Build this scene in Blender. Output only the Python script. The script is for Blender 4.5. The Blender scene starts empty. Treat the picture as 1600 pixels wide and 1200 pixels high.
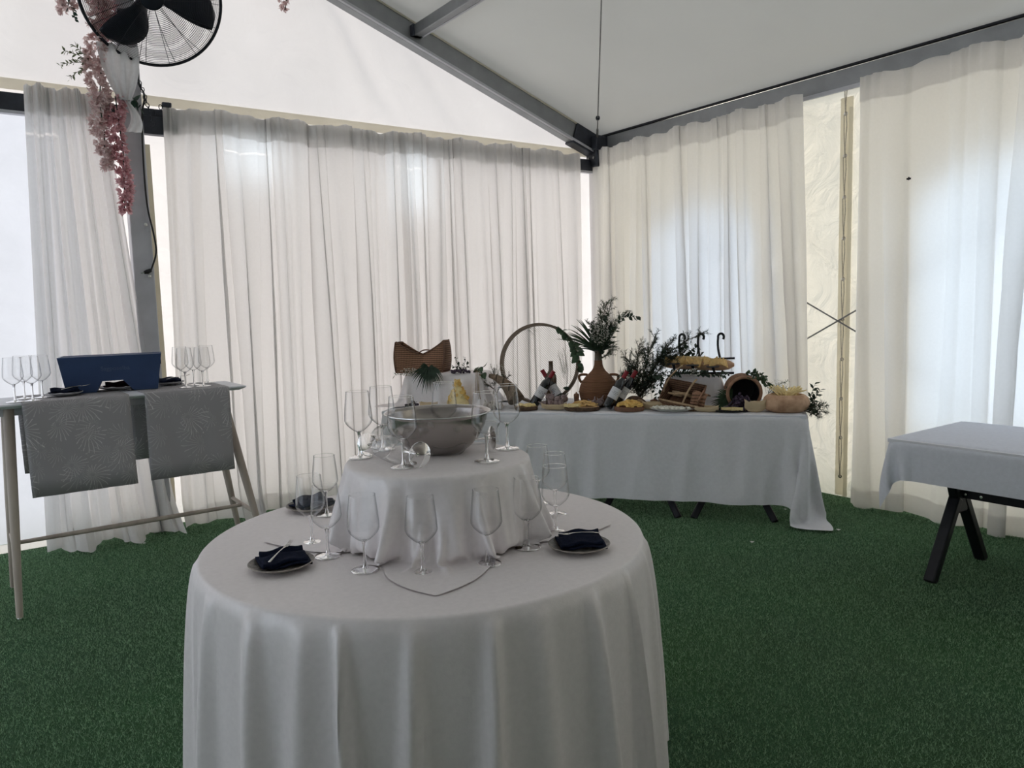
import bpy, bmesh, math, random
import numpy as np
from mathutils import Vector, Matrix, Euler

# ------------------------------------------------------------------ camera, world, light, exposure
scene = bpy.context.scene
C = scene.collection
FPX = 1200.0
YAW, PITCH, ROLL = 0.6203, 0.1015, -0.0275
CAM = Vector((-5.416, -5.965, 1.53))

def cam_basis():
    f = Vector((math.sin(YAW)*math.cos(PITCH), math.cos(YAW)*math.cos(PITCH), -math.sin(PITCH)))
    r = Vector((math.cos(YAW), -math.sin(YAW), 0)); u = r.cross(f)
    c, s = math.cos(ROLL), math.sin(ROLL)
    return c*r + s*u, -s*r + c*u, f
RV, UV, FV = cam_basis()
cd = bpy.data.cameras.new('camera'); cam = bpy.data.objects.new('camera', cd); C.objects.link(cam)
cd.sensor_fit = 'HORIZONTAL'; cd.sensor_width = 36.0; cd.lens = FPX/1600*36.0; cd.clip_start = 0.05; cd.clip_end = 200
m = Matrix((RV, UV, -FV)).transposed().to_4x4(); m.translation = CAM
cam.matrix_world = m
scene.camera = cam

world = bpy.data.worlds.new('overcast_sky'); scene.world = world; world.use_nodes = True
bg = world.node_tree.nodes['Background']
bg.inputs[0].default_value = (0.86, 0.92, 1.0, 1); bg.inputs[1].default_value = 1.7

sd = bpy.data.lights.new('sun', 'SUN'); sun = bpy.data.objects.new('sun', sd); C.objects.link(sun)
sd.energy = 4.5; sd.color = (1.0, 0.90, 0.80); sd.angle = math.radians(3)
sun.rotation_euler = Vector((-0.25, -1.0, -0.85)).to_track_quat('-Z', 'Y').to_euler()

vs = scene.view_settings
vs.view_transform = 'Standard'; vs.look = 'None'; vs.gamma = 1.0; vs.use_curve_mapping = False
vs.exposure = 0.40

# ------------------------------------------------------------------ placing helpers (rays through the photograph's frame)
def ray(px): return FV + RV*((px[0]-800)/FPX) - UV*((px[1]-600)/FPX)
def onz(px, z): d = ray(px); return CAM + d*((z-CAM.z)/d.z)
def onx(px, x): d = ray(px); return CAM + d*((x-CAM.x)/d.x)
def ony(px, y): d = ray(px); return CAM + d*((y-CAM.y)/d.y)
def proj(P):
    d = Vector(P)-CAM; z = d.dot(FV)
    return 800+FPX*d.dot(RV)/z, 600-FPX*d.dot(UV)/z
rnd = random.Random(7)
PI = math.pi

# ------------------------------------------------------------------ mesh and object helpers
class MB:
    def __init__(s): s.v = []; s.f = []
    def add(s, vs_, fs_, M=None):
        o = len(s.v)
        if M is not None: vs_ = [M @ Vector(p) for p in vs_]
        s.v += [tuple(p) for p in vs_]; s.f += [tuple(i+o for i in f) for f in fs_]; return s
    def box(s, c, d, M=None):
        x, y, z = c; a, b, e = d[0]/2, d[1]/2, d[2]/2
        vv = [(x+i*a, y+j*b, z+k*e) for k in (-1, 1) for j in (-1, 1) for i in (-1, 1)]
        return s.add(vv, [(0,2,3,1),(4,5,7,6),(0,1,5,4),(2,6,7,3),(0,4,6,2),(1,3,7,5)], M)
    def tube(s, pts, r, n=8, closed=False, cap=True, M=None, flat=1.0):
        P = [Vector(p) for p in pts]; k = len(P)
        R = r if isinstance(r, (list, tuple)) else [r]*k
        T = []
        for i in range(k):
            a = P[(i-1) % k] if (closed or i > 0) else P[i]; b = P[(i+1) % k] if (closed or i < k-1) else P[i]
            t = b-a; T.append(t.normalized() if t.length > 1e-9 else Vector((0,0,1)))
        up = Vector((0,0,1)) if abs(T[0].z) < 0.9 else Vector((1,0,0))
        N = (up - T[0]*up.dot(T[0])).normalized(); vv = []
        for i in range(k):
            N = (N - T[i]*N.dot(T[i])); N = N.normalized() if N.length > 1e-6 else T[i].orthogonal().normalized()
            Bn = T[i].cross(N)
            for j in range(n):
                a = 2*PI*j/n; vv.append(P[i] + (N*math.cos(a)*flat + Bn*math.sin(a))*R[i])
        ff = []
        for i in range(k if closed else k-1):
            for j in range(n):
                a, b = i*n+j, i*n+(j+1) % n; c, d = ((i+1) % k)*n+(j+1) % n, ((i+1) % k)*n+j
                ff.append((a, b, c, d))
        if cap and not closed: ff += [tuple(range(n-1, -1, -1)), tuple((k-1)*n+j for j in range(n))]
        return s.add(vv, ff, M)
    def lathe(s, prof, n=24, M=None):
        vv = []; rows = []
        for r, z in prof:
            if r < 1e-6: rows.append([len(vv)]); vv.append((0, 0, z))
            else:
                rows.append(list(range(len(vv), len(vv)+n))); vv += [(r*math.cos(2*PI*j/n), r*math.sin(2*PI*j/n), z) for j in range(n)]
        ff = []
        for a, b in zip(rows, rows[1:]):
            for j in range(n):
                j2 = (j+1) % n
                if len(a) == 1 and len(b) == 1: continue
                if len(a) == 1: ff.append((a[0], b[j2], b[j]))
                elif len(b) == 1: ff.append((a[j], a[j2], b[0]))
                else: ff.append((a[j], a[j2], b[j2], b[j]))
        return s.add(vv, ff, M)
    def ball(s, c, r, n=10, k=7, M=None):
        rr = r if isinstance(r, (tuple, list)) else (r, r, r)
        prof = [(math.sin(PI*i/(k-1)), -math.cos(PI*i/(k-1))) for i in range(k)]
        prof[0] = (0, -1); prof[-1] = (0, 1)
        T = Matrix.Translation(c) @ Matrix.Diagonal((*rr, 1))
        return s.lathe(prof, n, (M @ T) if M is not None else T)
    def grid(s, G, M=None, closed=False):
        G = np.asarray(G); a, b = G.shape[:2]; vv = [tuple(map(float, p)) for p in G.reshape(-1, 3)]
        ff = [(i*b+j, i*b+(j+1) % b, (i+1)*b+(j+1) % b, (i+1)*b+j) for i in range(a-1) for j in range(b if closed else b-1)]
        return s.add(vv, ff, M)
    def leaf(s, p, d, nrm, L, W, bend=0.15, k=3):
        p = Vector(p); d = Vector(d).normalized(); nrm = Vector(nrm); side = d.cross(nrm)
        side = side.normalized() if side.length > 1e-5 else d.orthogonal().normalized(); nn = side.cross(d)
        vv = []; ff = []
        for i in range(k+1):
            t = i/k; w = W/2*math.sin(PI*(0.08+0.88*t)**0.85) ; c = p + d*(L*t) - nn*(bend*L*t*t)
            vv += [c-side*w+nn*w*.25, c+side*w+nn*w*.25]
        for i in range(k): ff.append((2*i, 2*i+1, 2*i+3, 2*i+2))
        return s.add(vv, ff)
    def build(s, name, mat, parent=None, smooth=40, loc=None, rot=None, bevel=0, solid=0, sub=0):
        me = bpy.data.meshes.new(name); me.from_pydata(s.v, [], s.f); me.update()
        if smooth:
            me.polygons.foreach_set('use_smooth', [True]*len(me.polygons))
            if smooth < 170: me.set_sharp_from_angle(angle=math.radians(smooth))
        return link(name, me, mat, parent, loc, rot, bevel, solid, sub)

def link(name, me, mat, parent=None, loc=None, rot=None, bevel=0, solid=0, sub=0):
    o = bpy.data.objects.new(name, me); C.objects.link(o)
    if mat is not None and not me.materials: me.materials.append(mat)
    if parent is not None: o.parent = parent
    if loc is not None: o.location = loc
    if rot is not None: o.rotation_euler = rot
    if bevel:
        b = o.modifiers.new('bevel', 'BEVEL'); b.width = bevel; b.segments = 2; b.limit_method = 'ANGLE'
    if solid:
        b = o.modifiers.new('thickness', 'SOLIDIFY'); b.thickness = solid; b.offset = 0
    if sub:
        b = o.modifiers.new('smooth', 'SUBSURF'); b.levels = sub; b.render_levels = sub
    return o
def tag(o, label=None, cat=None, group=None, kind=None):
    if label: o['label'] = label
    if cat: o['category'] = cat
    if group: o['group'] = group
    if kind: o['kind'] = kind
    return o
def thing(name, label, cat, loc=(0,0,0), rotz=0, group=None, rot=None):
    o = bpy.data.objects.new(name, None); C.objects.link(o); o.empty_display_size = 0.05
    o.location = loc; o.rotation_euler = rot if rot is not None else (0, 0, rotz)
    return tag(o, label, cat, group)
def copy_tree(o, parent=None, loc=None, rot=None, label=None):
    c = o.copy(); C.objects.link(c)
    if parent is not None: c.parent = parent
    if loc is not None: c.location = loc
    if rot is not None: c.rotation_euler = rot
    if label: c['label'] = label
    for ch in list(o.children): copy_tree(ch, c)
    return c

# ------------------------------------------------------------------ materials
MATS = {}
def nodes(name):
    mt = bpy.data.materials.new(name); mt.use_nodes = True; nt = mt.node_tree; MATS[name] = mt
    return mt, nt, nt.nodes, nt.links
def lin(c): return tuple(((x/255)/12.92 if x/255 <= .04045 else ((x/255+.055)/1.055)**2.4) for x in c)
def mat(name, col, rough=.6, metal=0, var=.12, scale=25, bump=0, bscale=None, spec=.4, stretch=(1,1,1), alpha=None, tint=None, coat=0, trl=0):
    mt, nt, N, L = nodes(name); p = N['Principled BSDF']
    tc = N.new('ShaderNodeTexCoord'); mp = N.new('ShaderNodeMapping'); mp.inputs['Scale'].default_value = stretch
    L.new(tc.outputs['Object'], mp.inputs['Vector'])
    nz = N.new('ShaderNodeTexNoise'); nz.inputs['Scale'].default_value = scale; nz.inputs['Detail'].default_value = 4
    L.new(mp.outputs[0], nz.inputs['Vector'])
    cr = N.new('ShaderNodeValToRGB'); a, b = cr.color_ramp.elements
    a.position = .3; b.position = .7
    a.color = (*[max(0, c*(1-var)) for c in col], 1); b.color = (*([min(1, c*(1+var)) for c in col] if tint is None else tint), 1)
    L.new(nz.outputs['Fac'], cr.inputs[0]); L.new(cr.outputs[0], p.inputs['Base Color'])
    p.inputs['Roughness'].default_value = rough; p.inputs['Metallic'].default_value = metal; p.inputs['Specular IOR Level'].default_value = spec
    p.inputs['Coat Weight'].default_value = coat
    if bump:
        n2 = N.new('ShaderNodeTexNoise'); n2.inputs['Scale'].default_value = bscale or scale*2; n2.inputs['Detail'].default_value = 3
        L.new(mp.outputs[0], n2.inputs['Vector']); bp = N.new('ShaderNodeBump'); bp.inputs['Strength'].default_value = bump; bp.inputs['Distance'].default_value = .01
        L.new(n2.outputs['Fac'], bp.inputs['Height']); L.new(bp.outputs[0], p.inputs['Normal'])
    if trl:
        out = N['Material Output']; t = N.new('ShaderNodeBsdfTranslucent'); L.new(cr.outputs[0], t.inputs[0])
        mx = N.new('ShaderNodeMixShader'); mx.inputs[0].default_value = trl
        L.new(p.outputs[0], mx.inputs[1]); L.new(t.outputs[0], mx.inputs[2]); L.new(mx.outputs[0], out.inputs[0])
    return mt
def fabric(name, col, trans, refl=.8, wr=0.0, wscale=3.0, tcol=None, stretch=(1,1,1), var=1.0, gloss=0):
    """thin cloth or PVC: part diffuse, part diffuse transmission"""
    mt, nt, N, L = nodes(name); N.remove(N['Principled BSDF']); out = N['Material Output']
    tc = N.new('ShaderNodeTexCoord'); mp = N.new('ShaderNodeMapping'); mp.inputs['Scale'].default_value = stretch
    L.new(tc.outputs['Object'], mp.inputs['Vector'])
    nz = N.new('ShaderNodeTexNoise'); nz.inputs['Scale'].default_value = wscale; nz.inputs['Detail'].default_value = 6
    L.new(mp.outputs[0], nz.inputs['Vector'])
    def ramp(c, lo, hi):
        cr = N.new('ShaderNodeValToRGB'); a, b = cr.color_ramp.elements; a.position = .25; b.position = .75
        a.color = (*[min(1, x*lo) for x in c], 1); b.color = (*[min(1, x*hi) for x in c], 1); L.new(nz.outputs['Fac'], cr.inputs[0]); return cr
    d = N.new('ShaderNodeBsdfDiffuse'); t = N.new('ShaderNodeBsdfTranslucent'); ad = N.new('ShaderNodeAddShader')
    L.new(ramp([c*refl for c in col], 1-.04*var, 1+.03*var).outputs[0], d.inputs[0]); L.new(ramp([c*trans for c in (tcol or col)], 1-.07*var, 1+.06*var).outputs[0], t.inputs[0])
    if wr:
        n2 = N.new('ShaderNodeTexNoise'); n2.inputs['Scale'].default_value = wscale*2; n2.inputs['Detail'].default_value = 5; n2.inputs['Distortion'].default_value = 1.2
        L.new(mp.outputs[0], n2.inputs['Vector']); bp = N.new('ShaderNodeBump'); bp.inputs['Strength'].default_value = wr; bp.inputs['Distance'].default_value = .03
        L.new(n2.outputs['Fac'], bp.inputs['Height']); L.new(bp.outputs[0], d.inputs['Normal']); L.new(bp.outputs[0], t.inputs['Normal'])
    L.new(d.outputs[0], ad.inputs[0]); L.new(t.outputs[0], ad.inputs[1]); L.new(ad.outputs[0], out.inputs[0])
    if gloss:                                             # satin sheen of the table linen
        gl_ = N.new('ShaderNodeBsdfGlossy'); gl_.inputs['Roughness'].default_value = .38; mg = N.new('ShaderNodeMixShader'); mg.inputs[0].default_value = gloss
        L.new(ad.outputs[0], mg.inputs[1]); L.new(gl_.outputs[0], mg.inputs[2]); L.new(mg.outputs[0], out.inputs[0])
    return mt

fabric('gable_pvc', (.98,.945,.93), .19, .60, .5, 1.2)
fabric('gable_tarp', (.97,.93,.90), .25, .55, .6, 1.6)
fabric('tarp', (.99,.915,.755), .27, .55, 1.0, 2.2, var=1.6)
fabric('tarp_hem', (.95,.90,.76), .38, .55, .2, 3)
fabric('rear_tarp', (.93,.92,.92), .02, .55, .4, 1.2)
fabric('roof_pvc', (.93,.925,.885), .050, .66, .3, .8)
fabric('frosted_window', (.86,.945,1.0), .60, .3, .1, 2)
fabric('clear_side_pane', (.93,.96,1.0), .85, .1, 0, 2)
fabric('frosted_gable', (.92,.94,1.0), .235, .4, .2, 3)
fabric('curtain_voile', (.97,.955,.945), .58, .36, 0, 60, var=.3)
fabric('voile_sheer', (.95,.96,.97), .55, .35, .2, 40)
fabric('table_linen', (.97,.915,.925), .04, .92, .06, 60, gloss=.13)
fabric('table_linen_grey', (.915,.91,.945), .08, .82, .06, 50)
fabric('table_linen_blue', (.885,.91,1.0), .08, .86, .06, 50)
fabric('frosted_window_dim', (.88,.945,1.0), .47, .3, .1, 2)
mat('aluminium', (.30,.31,.32), .45, .7, .1, 8, spec=.5)
mat('aluminium_pale', (.56,.56,.60), .5, .0, .08, 8)
mat('dark_steel', (.055,.06,.075), .5, .5, .2, 15)
mat('black_steel', (.012,.013,.018), .45, .3, .2, 30)
mat('cable_black', (.01,.01,.012), .5)
mat('steel_cable', (.22,.22,.22), .4, .7)
mat('rope', (.55,.50,.42), .8, 0, .2, 80)
mat('chrome', (.8,.8,.8), .2, 1, .05)

# ------------------------------------------------------------------ the tent
def struct(name, mb, mt, smooth=40, **k):
    o = mb.build(name, MATS[mt], smooth=smooth, **k); return tag(o, kind='structure')

# turf
mt, nt, N, L = nodes('turf'); p = N['Principled BSDF']
tc = N.new('ShaderNodeTexCoord')
n1 = N.new('ShaderNodeTexNoise'); n1.inputs['Scale'].default_value = 220; n1.inputs['Detail'].default_value = 3
n2 = N.new('ShaderNodeTexNoise'); n2.inputs['Scale'].default_value = 1.3; n2.inputs['Detail'].default_value = 4
L.new(tc.outputs['Object'], n1.inputs['Vector']); L.new(tc.outputs['Object'], n2.inputs['Vector'])
cr = N.new('ShaderNodeValToRGB'); e = cr.color_ramp.elements; e[0].position = .32; e[1].position = .72
e[0].color = (.02,.07,.03,1); e[1].color = (.13,.27,.13,1)
mx = N.new('ShaderNodeMix'); mx.data_type = 'RGBA'; mx.blend_type = 'MULTIPLY'; mx.inputs[0].default_value = .35
L.new(n1.outputs['Fac'], cr.inputs[0]); L.new(cr.outputs[0], mx.inputs[6]); L.new(n2.outputs['Color'], mx.inputs[7])
L.new(mx.outputs[2], p.inputs['Base Color']); p.inputs['Roughness'].default_value = .85; p.inputs['Specular IOR Level'].default_value = .15
bp = N.new('ShaderNodeBump'); bp.inputs['Strength'].default_value = .9; bp.inputs['Distance'].default_value = .012
L.new(n1.outputs['Fac'], bp.inputs['Height']); L.new(bp.outputs[0], p.inputs['Normal'])

mat('turf_blade', (.17,.37,.19), .6, 0, .5, 90, spec=.3, tint=(.42,.64,.40), trl=.25)
X0, X1, Y1 = 0.0, -10.0, -11.0
RIDGE = -5.0; SL = .352; EZ = 3.17
def roofz(x): return EZ + SL*(min(-x, 10+x))
f = MB(); f.box((-5, -5.5, -.03), (10.6, 11.6, .06)); struct('floor', f, 'turf')
def turf_pile(n_):
    rs = np.random.RandomState(3); X = rs.uniform(-7.4, -.02, n_); Y = rs.uniform(-5.7, -.02, n_); keep = np.hypot(X+4.153, Y+3.66) > .70; X, Y = X[keep], Y[keep]; n_ = len(X)
    a_ = rs.uniform(0, 2*np.pi, n_); w_ = rs.uniform(.0012, .0024, n_); h_ = rs.uniform(.007, .016, n_); lx, ly = rs.normal(0, .006, n_), rs.normal(0, .006, n_)
    V = np.zeros((n_, 3, 3), np.float32); V[:,0] = np.stack([X-w_*np.cos(a_), Y-w_*np.sin(a_), 0*X-.001], 1); V[:,1] = np.stack([X+w_*np.cos(a_), Y+w_*np.sin(a_), 0*X-.001], 1); V[:,2] = np.stack([X+lx, Y+ly, h_], 1)
    me = bpy.data.meshes.new('turf_pile'); me.vertices.add(n_*3); me.vertices.foreach_set('co', V.ravel()); me.loops.add(n_*3); me.loops.foreach_set('vertex_index', np.arange(n_*3, dtype=np.int32))
    me.polygons.add(n_); me.polygons.foreach_set('loop_start', np.arange(0, n_*3, 3, dtype=np.int32)); me.update(calc_edges=True); me.validate()
    o = bpy.data.objects.new('turf_pile', me); C.objects.link(o); me.materials.append(MATS['turf_blade']); return tag(o, 'short green artificial grass covering the tent floor', 'grass', kind='stuff')

def panel(name, quads, mt):
    mb = MB()
    for q in quads: mb.add(q, [(0,1,2,3)])
    return struct(name, mb, mt, smooth=0)
def wall_grid(mb, fn, u0, u1, z0, z1, nu, nz):
    mb.grid([[fn(u0+(u1-u0)*i/nu, z0+(z1-z0)*j/nz) for i in range(nu+1)] for j in range(nz+1)])
turf_pile(620000)
# lower gable tarp (three pieces round its windows) and upper gable sheet
WG = [(-8.2,-4.75,.06,2.86), (-3.72,-3.38,2.52,2.84), (-2.34,-2.10,2.35,2.84)]   # x0,x1,z0,z1 of panes in the gable
WS = [(-2.02,-.86,.70,2.34), (-5.2,-3.30,.55,2.42)]                              # y0,y1,z0,z1 of panes in the side
def with_holes(a0, a1, z0, z1, holes):
    xs = sorted({a0, a1, *[h[0] for h in holes], *[h[1] for h in holes]}); zs = sorted({z0, z1, *[h[2] for h in holes], *[h[3] for h in holes]})
    out = []
    for xa, xb in zip(xs, xs[1:]):
        for za, zb in zip(zs, zs[1:]):
            xm, zm = (xa+xb)/2, (za+zb)/2
            if not any(h[0] < xm < h[1] and h[2] < zm < h[3] for h in holes): out.append((xa, xb, za, zb))
    return out
panel('wall_left', [[(a,0,c),(b,0,c),(b,0,d),(a,0,d)] for a,b,c,d in with_holes(X1, 0, 0, 3.03, WG)], 'gable_tarp')
panel('wall_right', [[(0,a,c),(0,b,c),(0,b,d),(0,a,d)] for a,b,c,d in with_holes(Y1, 0, 0, 3.10, WS)], 'tarp')
g = MB()
nx = 160
rows = []
for j in range(25):
    row = []
    for i in range(nx+1):
        x = -10*i/nx; t = j/24; z = 3.03 + (roofz(x)-3.03)*t
        row.append((x, .012*math.sin(x*3.1+z*2.0)*math.sin(PI*t) + .006*math.sin(x*9+z*5)*math.sin(PI*t) + sum(h_*math.exp(-((x-x_-k_*(z-3.03))/w_)**2)*min(1,4*t,4*(1-t)) for x_,k_,w_,h_ in ((-2.25,-.55,.05,.03),(-2.48,-.42,.035,-.022),(-2.75,-.1,.05,.015),(-1.6,-.7,.05,.012),(-3.4,-.15,.06,.015),(-4.9,.2,.06,.015))), z))
    rows.append(row)
g.grid(rows); struct('wall_gable', g, 'gable_pvc', smooth=170)
panel('trim_1', [[(X1,-.03,2.985),(0,-.03,2.985),(0,-.03,3.055),(X1,-.03,3.055)]], 'tarp_hem')
for k, (a,b,c,d) in enumerate(WG):
    panel('window_%d' % (k+1), [[(a,.004,c),(b,.004,c),(b,.004,d),(a,.004,d)]], 'frosted_gable' if k == 0 else 'frosted_window')
for k, (a,b,c,d) in enumerate(WS):      # arched panes
    mb = MB(); n = 14; r = (b-a)/2; pts = [(0.004, a, c), (0.004, b, c)]
    pts += [(0.004, (a+b)/2 + r*math.cos(PI*i/n), d-.35+.35*math.sin(PI*i/n)) for i in range(n+1)]
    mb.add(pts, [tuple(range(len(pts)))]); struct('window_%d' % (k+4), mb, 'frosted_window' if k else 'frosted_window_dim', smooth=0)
    # tarp spandrels over the arch
    mb = MB(); ap = pts[2:]
    for i in range(n):
        p0, p1 = ap[i], ap[i+1]; mb.add([(.002,p0[1],p0[2]), (.002,p1[1],p1[2]), (.002,p1[1],d), (.002,p0[1],d)], [(0,1,2,3)])
    struct('trim_%d' % (k+2), mb, 'tarp', smooth=0)
# roof
r = MB(); rows = []
for j in range(25):
    y = Y1*j/24; rows.append([(x, y, roofz(x) - .05*abs(math.sin(PI*(-y)/5.0))*math.sin(PI*min(-x,10+x)/5)) for x in [-10*i/20 for i in range(21)]])
r.grid(rows); struct('ceiling', r, 'roof_pvc', smooth=60)
# rear of the tent (behind the camera)
panel('wall_rear', [[(X1,Y1,0),(0,Y1,0),(0,Y1,EZ),(X1,Y1,EZ)], [(X1,Y1,EZ),(0,Y1,EZ),(-5,Y1,roofz(-5)),(-5,Y1,roofz(-5))]], 'rear_tarp')
panel('wall_side', [[(X1,Y1,0),(X1,-4.6,0),(X1,-4.6,EZ),(X1,Y1,EZ)], [(X1,-4.6,2.6),(X1,0,2.6),(X1,0,EZ),(X1,-4.6,EZ)]], 'rear_tarp')
panel('window_6', [[(X1,-4.6,0),(X1,0,0),(X1,0,2.6),(X1,-4.6,2.6)]], 'clear_side_pane')

# frame
def beam(mb, a, b, w, h, up=(0,0,1)):
    a, b = Vector(a), Vector(b); d = (b-a); L_ = d.length; d.normalize(); s_ = d.cross(Vector(up)).normalized(); u_ = s_.cross(d)
    M = Matrix((d, s_, u_)).transposed().to_4x4(); M.translation = (a+b)/2
    return mb.box((0,0,0), (L_, w, h), M)
t = thing('tent_rafter', 'grey aluminium rafter sloping along the gable down to the corner', 'beam', (0,0,3.1))
def at(o): return Matrix.Translation(-Vector(o.location))
mb = MB(); beam(mb, (-.12,-.07,roofz(-.12)-.12), (-5,-.07,roofz(-5)-.12), .10, .19); mb.v = [tuple(at(t) @ Vector(q)) for q in mb.v]
mb.build('beam', MATS['aluminium'], t, bevel=.008)
mb = MB(); beam(mb, (-.12,-.123,roofz(-.12)-.03), (-5,-.123,roofz(-5)-.03), .012, .014); mb.v = [tuple(at(t) @ Vector(q)) for q in mb.v]
mb.build('keder_rail', MATS['tarp_hem'], t)
mb = MB(); beam(mb, (-.12,-.135,roofz(-.12)-.21), (-5,-.135,roofz(-5)-.21), .03, .02); mb.v = [tuple(at(t) @ Vector(q)) for q in mb.v]
mb.build('bottom_flange', MATS['aluminium_pale'], t)
mb = MB(); beam(mb, (-.10,-.08,roofz(-.10)-.135), (-.42,-.08,roofz(-.42)-.135), .125, .20); mb.v = [tuple(at(t) @ Vector(q)) for q in mb.v]
mb.build('knuckle_sleeve', MATS['dark_steel'], t, bevel=.006)
for q in (-2.13,):
    mb = MB(); mb.box((q, -.14, roofz(q)-.10), (.10,.06,.09)); mb.v = [tuple(at(t) @ Vector(w)) for w in mb.v]; mb.build('purlin_bracket', MATS['dark_steel'], t, bevel=.005)

t = thing('eave_beam', 'long grey aluminium eave beam above the white curtains', 'beam', (-.03,-5.5,3.1))
MB().box((0,0,.005), (.09, 10.8, .13)).build('beam', MATS['aluminium'], t, bevel=.006)
MB().box((-.05,0,-.075), (.02, 10.8, .03)).build('curtain_rail', MATS['aluminium_pale'], t, bevel=.003)
MB().box((-.035,0,.082), (.035, 10.8, .014)).build('gasket', MATS['black_steel'], t)
t = thing('roof_purlin', 'grey purlin running from the rafter under the roof sheet', 'beam', (-2.13,0,roofz(-2.13)-.10))
MB().box((0,-2.6,0), (.07,5.0,.09)).build('beam', MATS['aluminium'], t, bevel=.006)
MB().box((.045,-2.6,-.03), (.02,5.0,.03)).build('flange', MATS['aluminium_pale'], t)
t = thing('gable_beam', 'dark grey horizontal beam along the gable behind the curtain tops', 'beam', (-5,-.07,2.9))
MB().box((0,0,-.005), (9.8,.07,.11)).build('beam', MATS['dark_steel'], t, bevel=.005)
MB().box((0,-.01,-.07), (9.8,.05,.02)).build('flange', MATS['aluminium_pale'], t)
t = thing('gable_post', 'grey aluminium tent post behind the pink flower garland', 'post', (-4.355,-.13,0))
MB().box((0,0,2.2), (.13,.10,4.4)).build('post', MATS['aluminium_pale'], t, bevel=.008)
MB().box((.085,.03,1.35), (.04,.05,2.7)).build('webbing_strip', MATS['tarp_hem'], t)
for zz in (1.8, 2.15): MB().lathe([(0,0),(.012,0),(.012,.006),(0,.008)], 10, Matrix.Translation((.03,-.05,zz)) @ Matrix.Rotation(PI/2,4,'X')).build('bolt', MATS['chrome'], t)
MB().box((.19,.02,2.83), (.24,.07,.12)).build('beam_bracket', MATS['dark_steel'], t, bevel=.005)
t = thing('corner_post', 'dark steel corner post and knuckle where rafter meets eave', 'post', (-.115,-.115,0))
MB().box((.03,.03,1.45), (.09,.09,2.9)).build('post', MATS['aluminium_pale'], t, bevel=.006)
MB().box((0,0,2.96), (.16,.16,.17)).build('knuckle', MATS['dark_steel'], t, bevel=.01)
MB().box((0,-.01,3.10), (.2,.19,.14)).build('hinge_plate', MATS['dark_steel'], t, bevel=.01)
for i in (-1, 1): MB().lathe([(0,0),(.014,0),(.014,.01),(0,.012)], 8, Matrix.Translation((-.081,.04*i,2.96)) @ Matrix.Rotation(-PI/2,4,'Y')).build('bolt', MATS['steel_cable'], t)
def onroof(px, off):
    d = ray(px); lo = (EZ-off - SL*CAM.x - CAM.z)/(d.z + SL*d.x); return CAM + d*lo
A_, B_ = Vector((-.13,-.13,3.12)), onroof((940,-8), .10); D_ = (B_-A_)
t = thing('roof_cable', 'thin steel bracing cable rising from the corner across the roof', 'cable', A_)
MB().tube([(0,0,0), D_*1.6], .006, 6).build('cable', MATS['steel_cable'], t)
MB().tube([D_*.05, D_*.12], .011, 8).build('turnbuckle', MATS['steel_cable'], t)
MB().tube([D_*.215, D_*.225], .02, 8).build('clamp', MATS['dark_steel'], t)
for k, (a, b, lab) in enumerate([((-.07,-.1,2.75),(-.07,-5.3,-.05),'falling'), ((-.07,-.1,-.05),(-.07,-5.3,2.75),'rising')]):
    t = thing('bracing_cable', 'steel bracing cable %s to the right between the two side curtains' % lab, 'cable', a)
    MB().tube([(0,0,0), Vector(b)-Vector(a)], .006, 6).build('cable', MATS['steel_cable'], t)

# lacing of the side wall
t = thing('lacing_rope', 'cream rope lacing with eyelets down the side wall seam', 'rope', (-.02,-2.70,0))
MB().add([(.012,-.06,.01),(.012,.04,.01),(.012,.04,2.98),(.012,-.06,2.98)], [(0,1,2,3)]).build('seam_flap', MATS['tarp_hem'], t)
MB().add([(-.008,-.07,.01),(-.012,-.04,.01),(-.012,-.04,2.9),(-.008,-.07,2.9)], [(0,1,2,3)]).build('flap_edge', MATS['tarp_hem'], t)
zz = .16
lz = []
while zz < 2.9: lz.append(zz); zz += .30
for i, q in enumerate(lz):
    MB().lathe([(.007,0),(.014,0),(.015,.004),(.007,.004)], 12, Matrix.Translation((.0,-.01,q)) @ Matrix.Rotation(-PI/2,4,'Y')).build('eyelet', MATS['chrome'], t)
    MB().tube([(-.008,-.012,q), (-.02,-.02,q+.08), (-.022,-.03,q+.2), (-.016,-.022,q+.30), (-.01,-.0,q+.29), (-.018,-.008,q+.15), (-.008,-.01,q)], .0035, 5).build('rope_loop', MATS['rope'], t)
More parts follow.
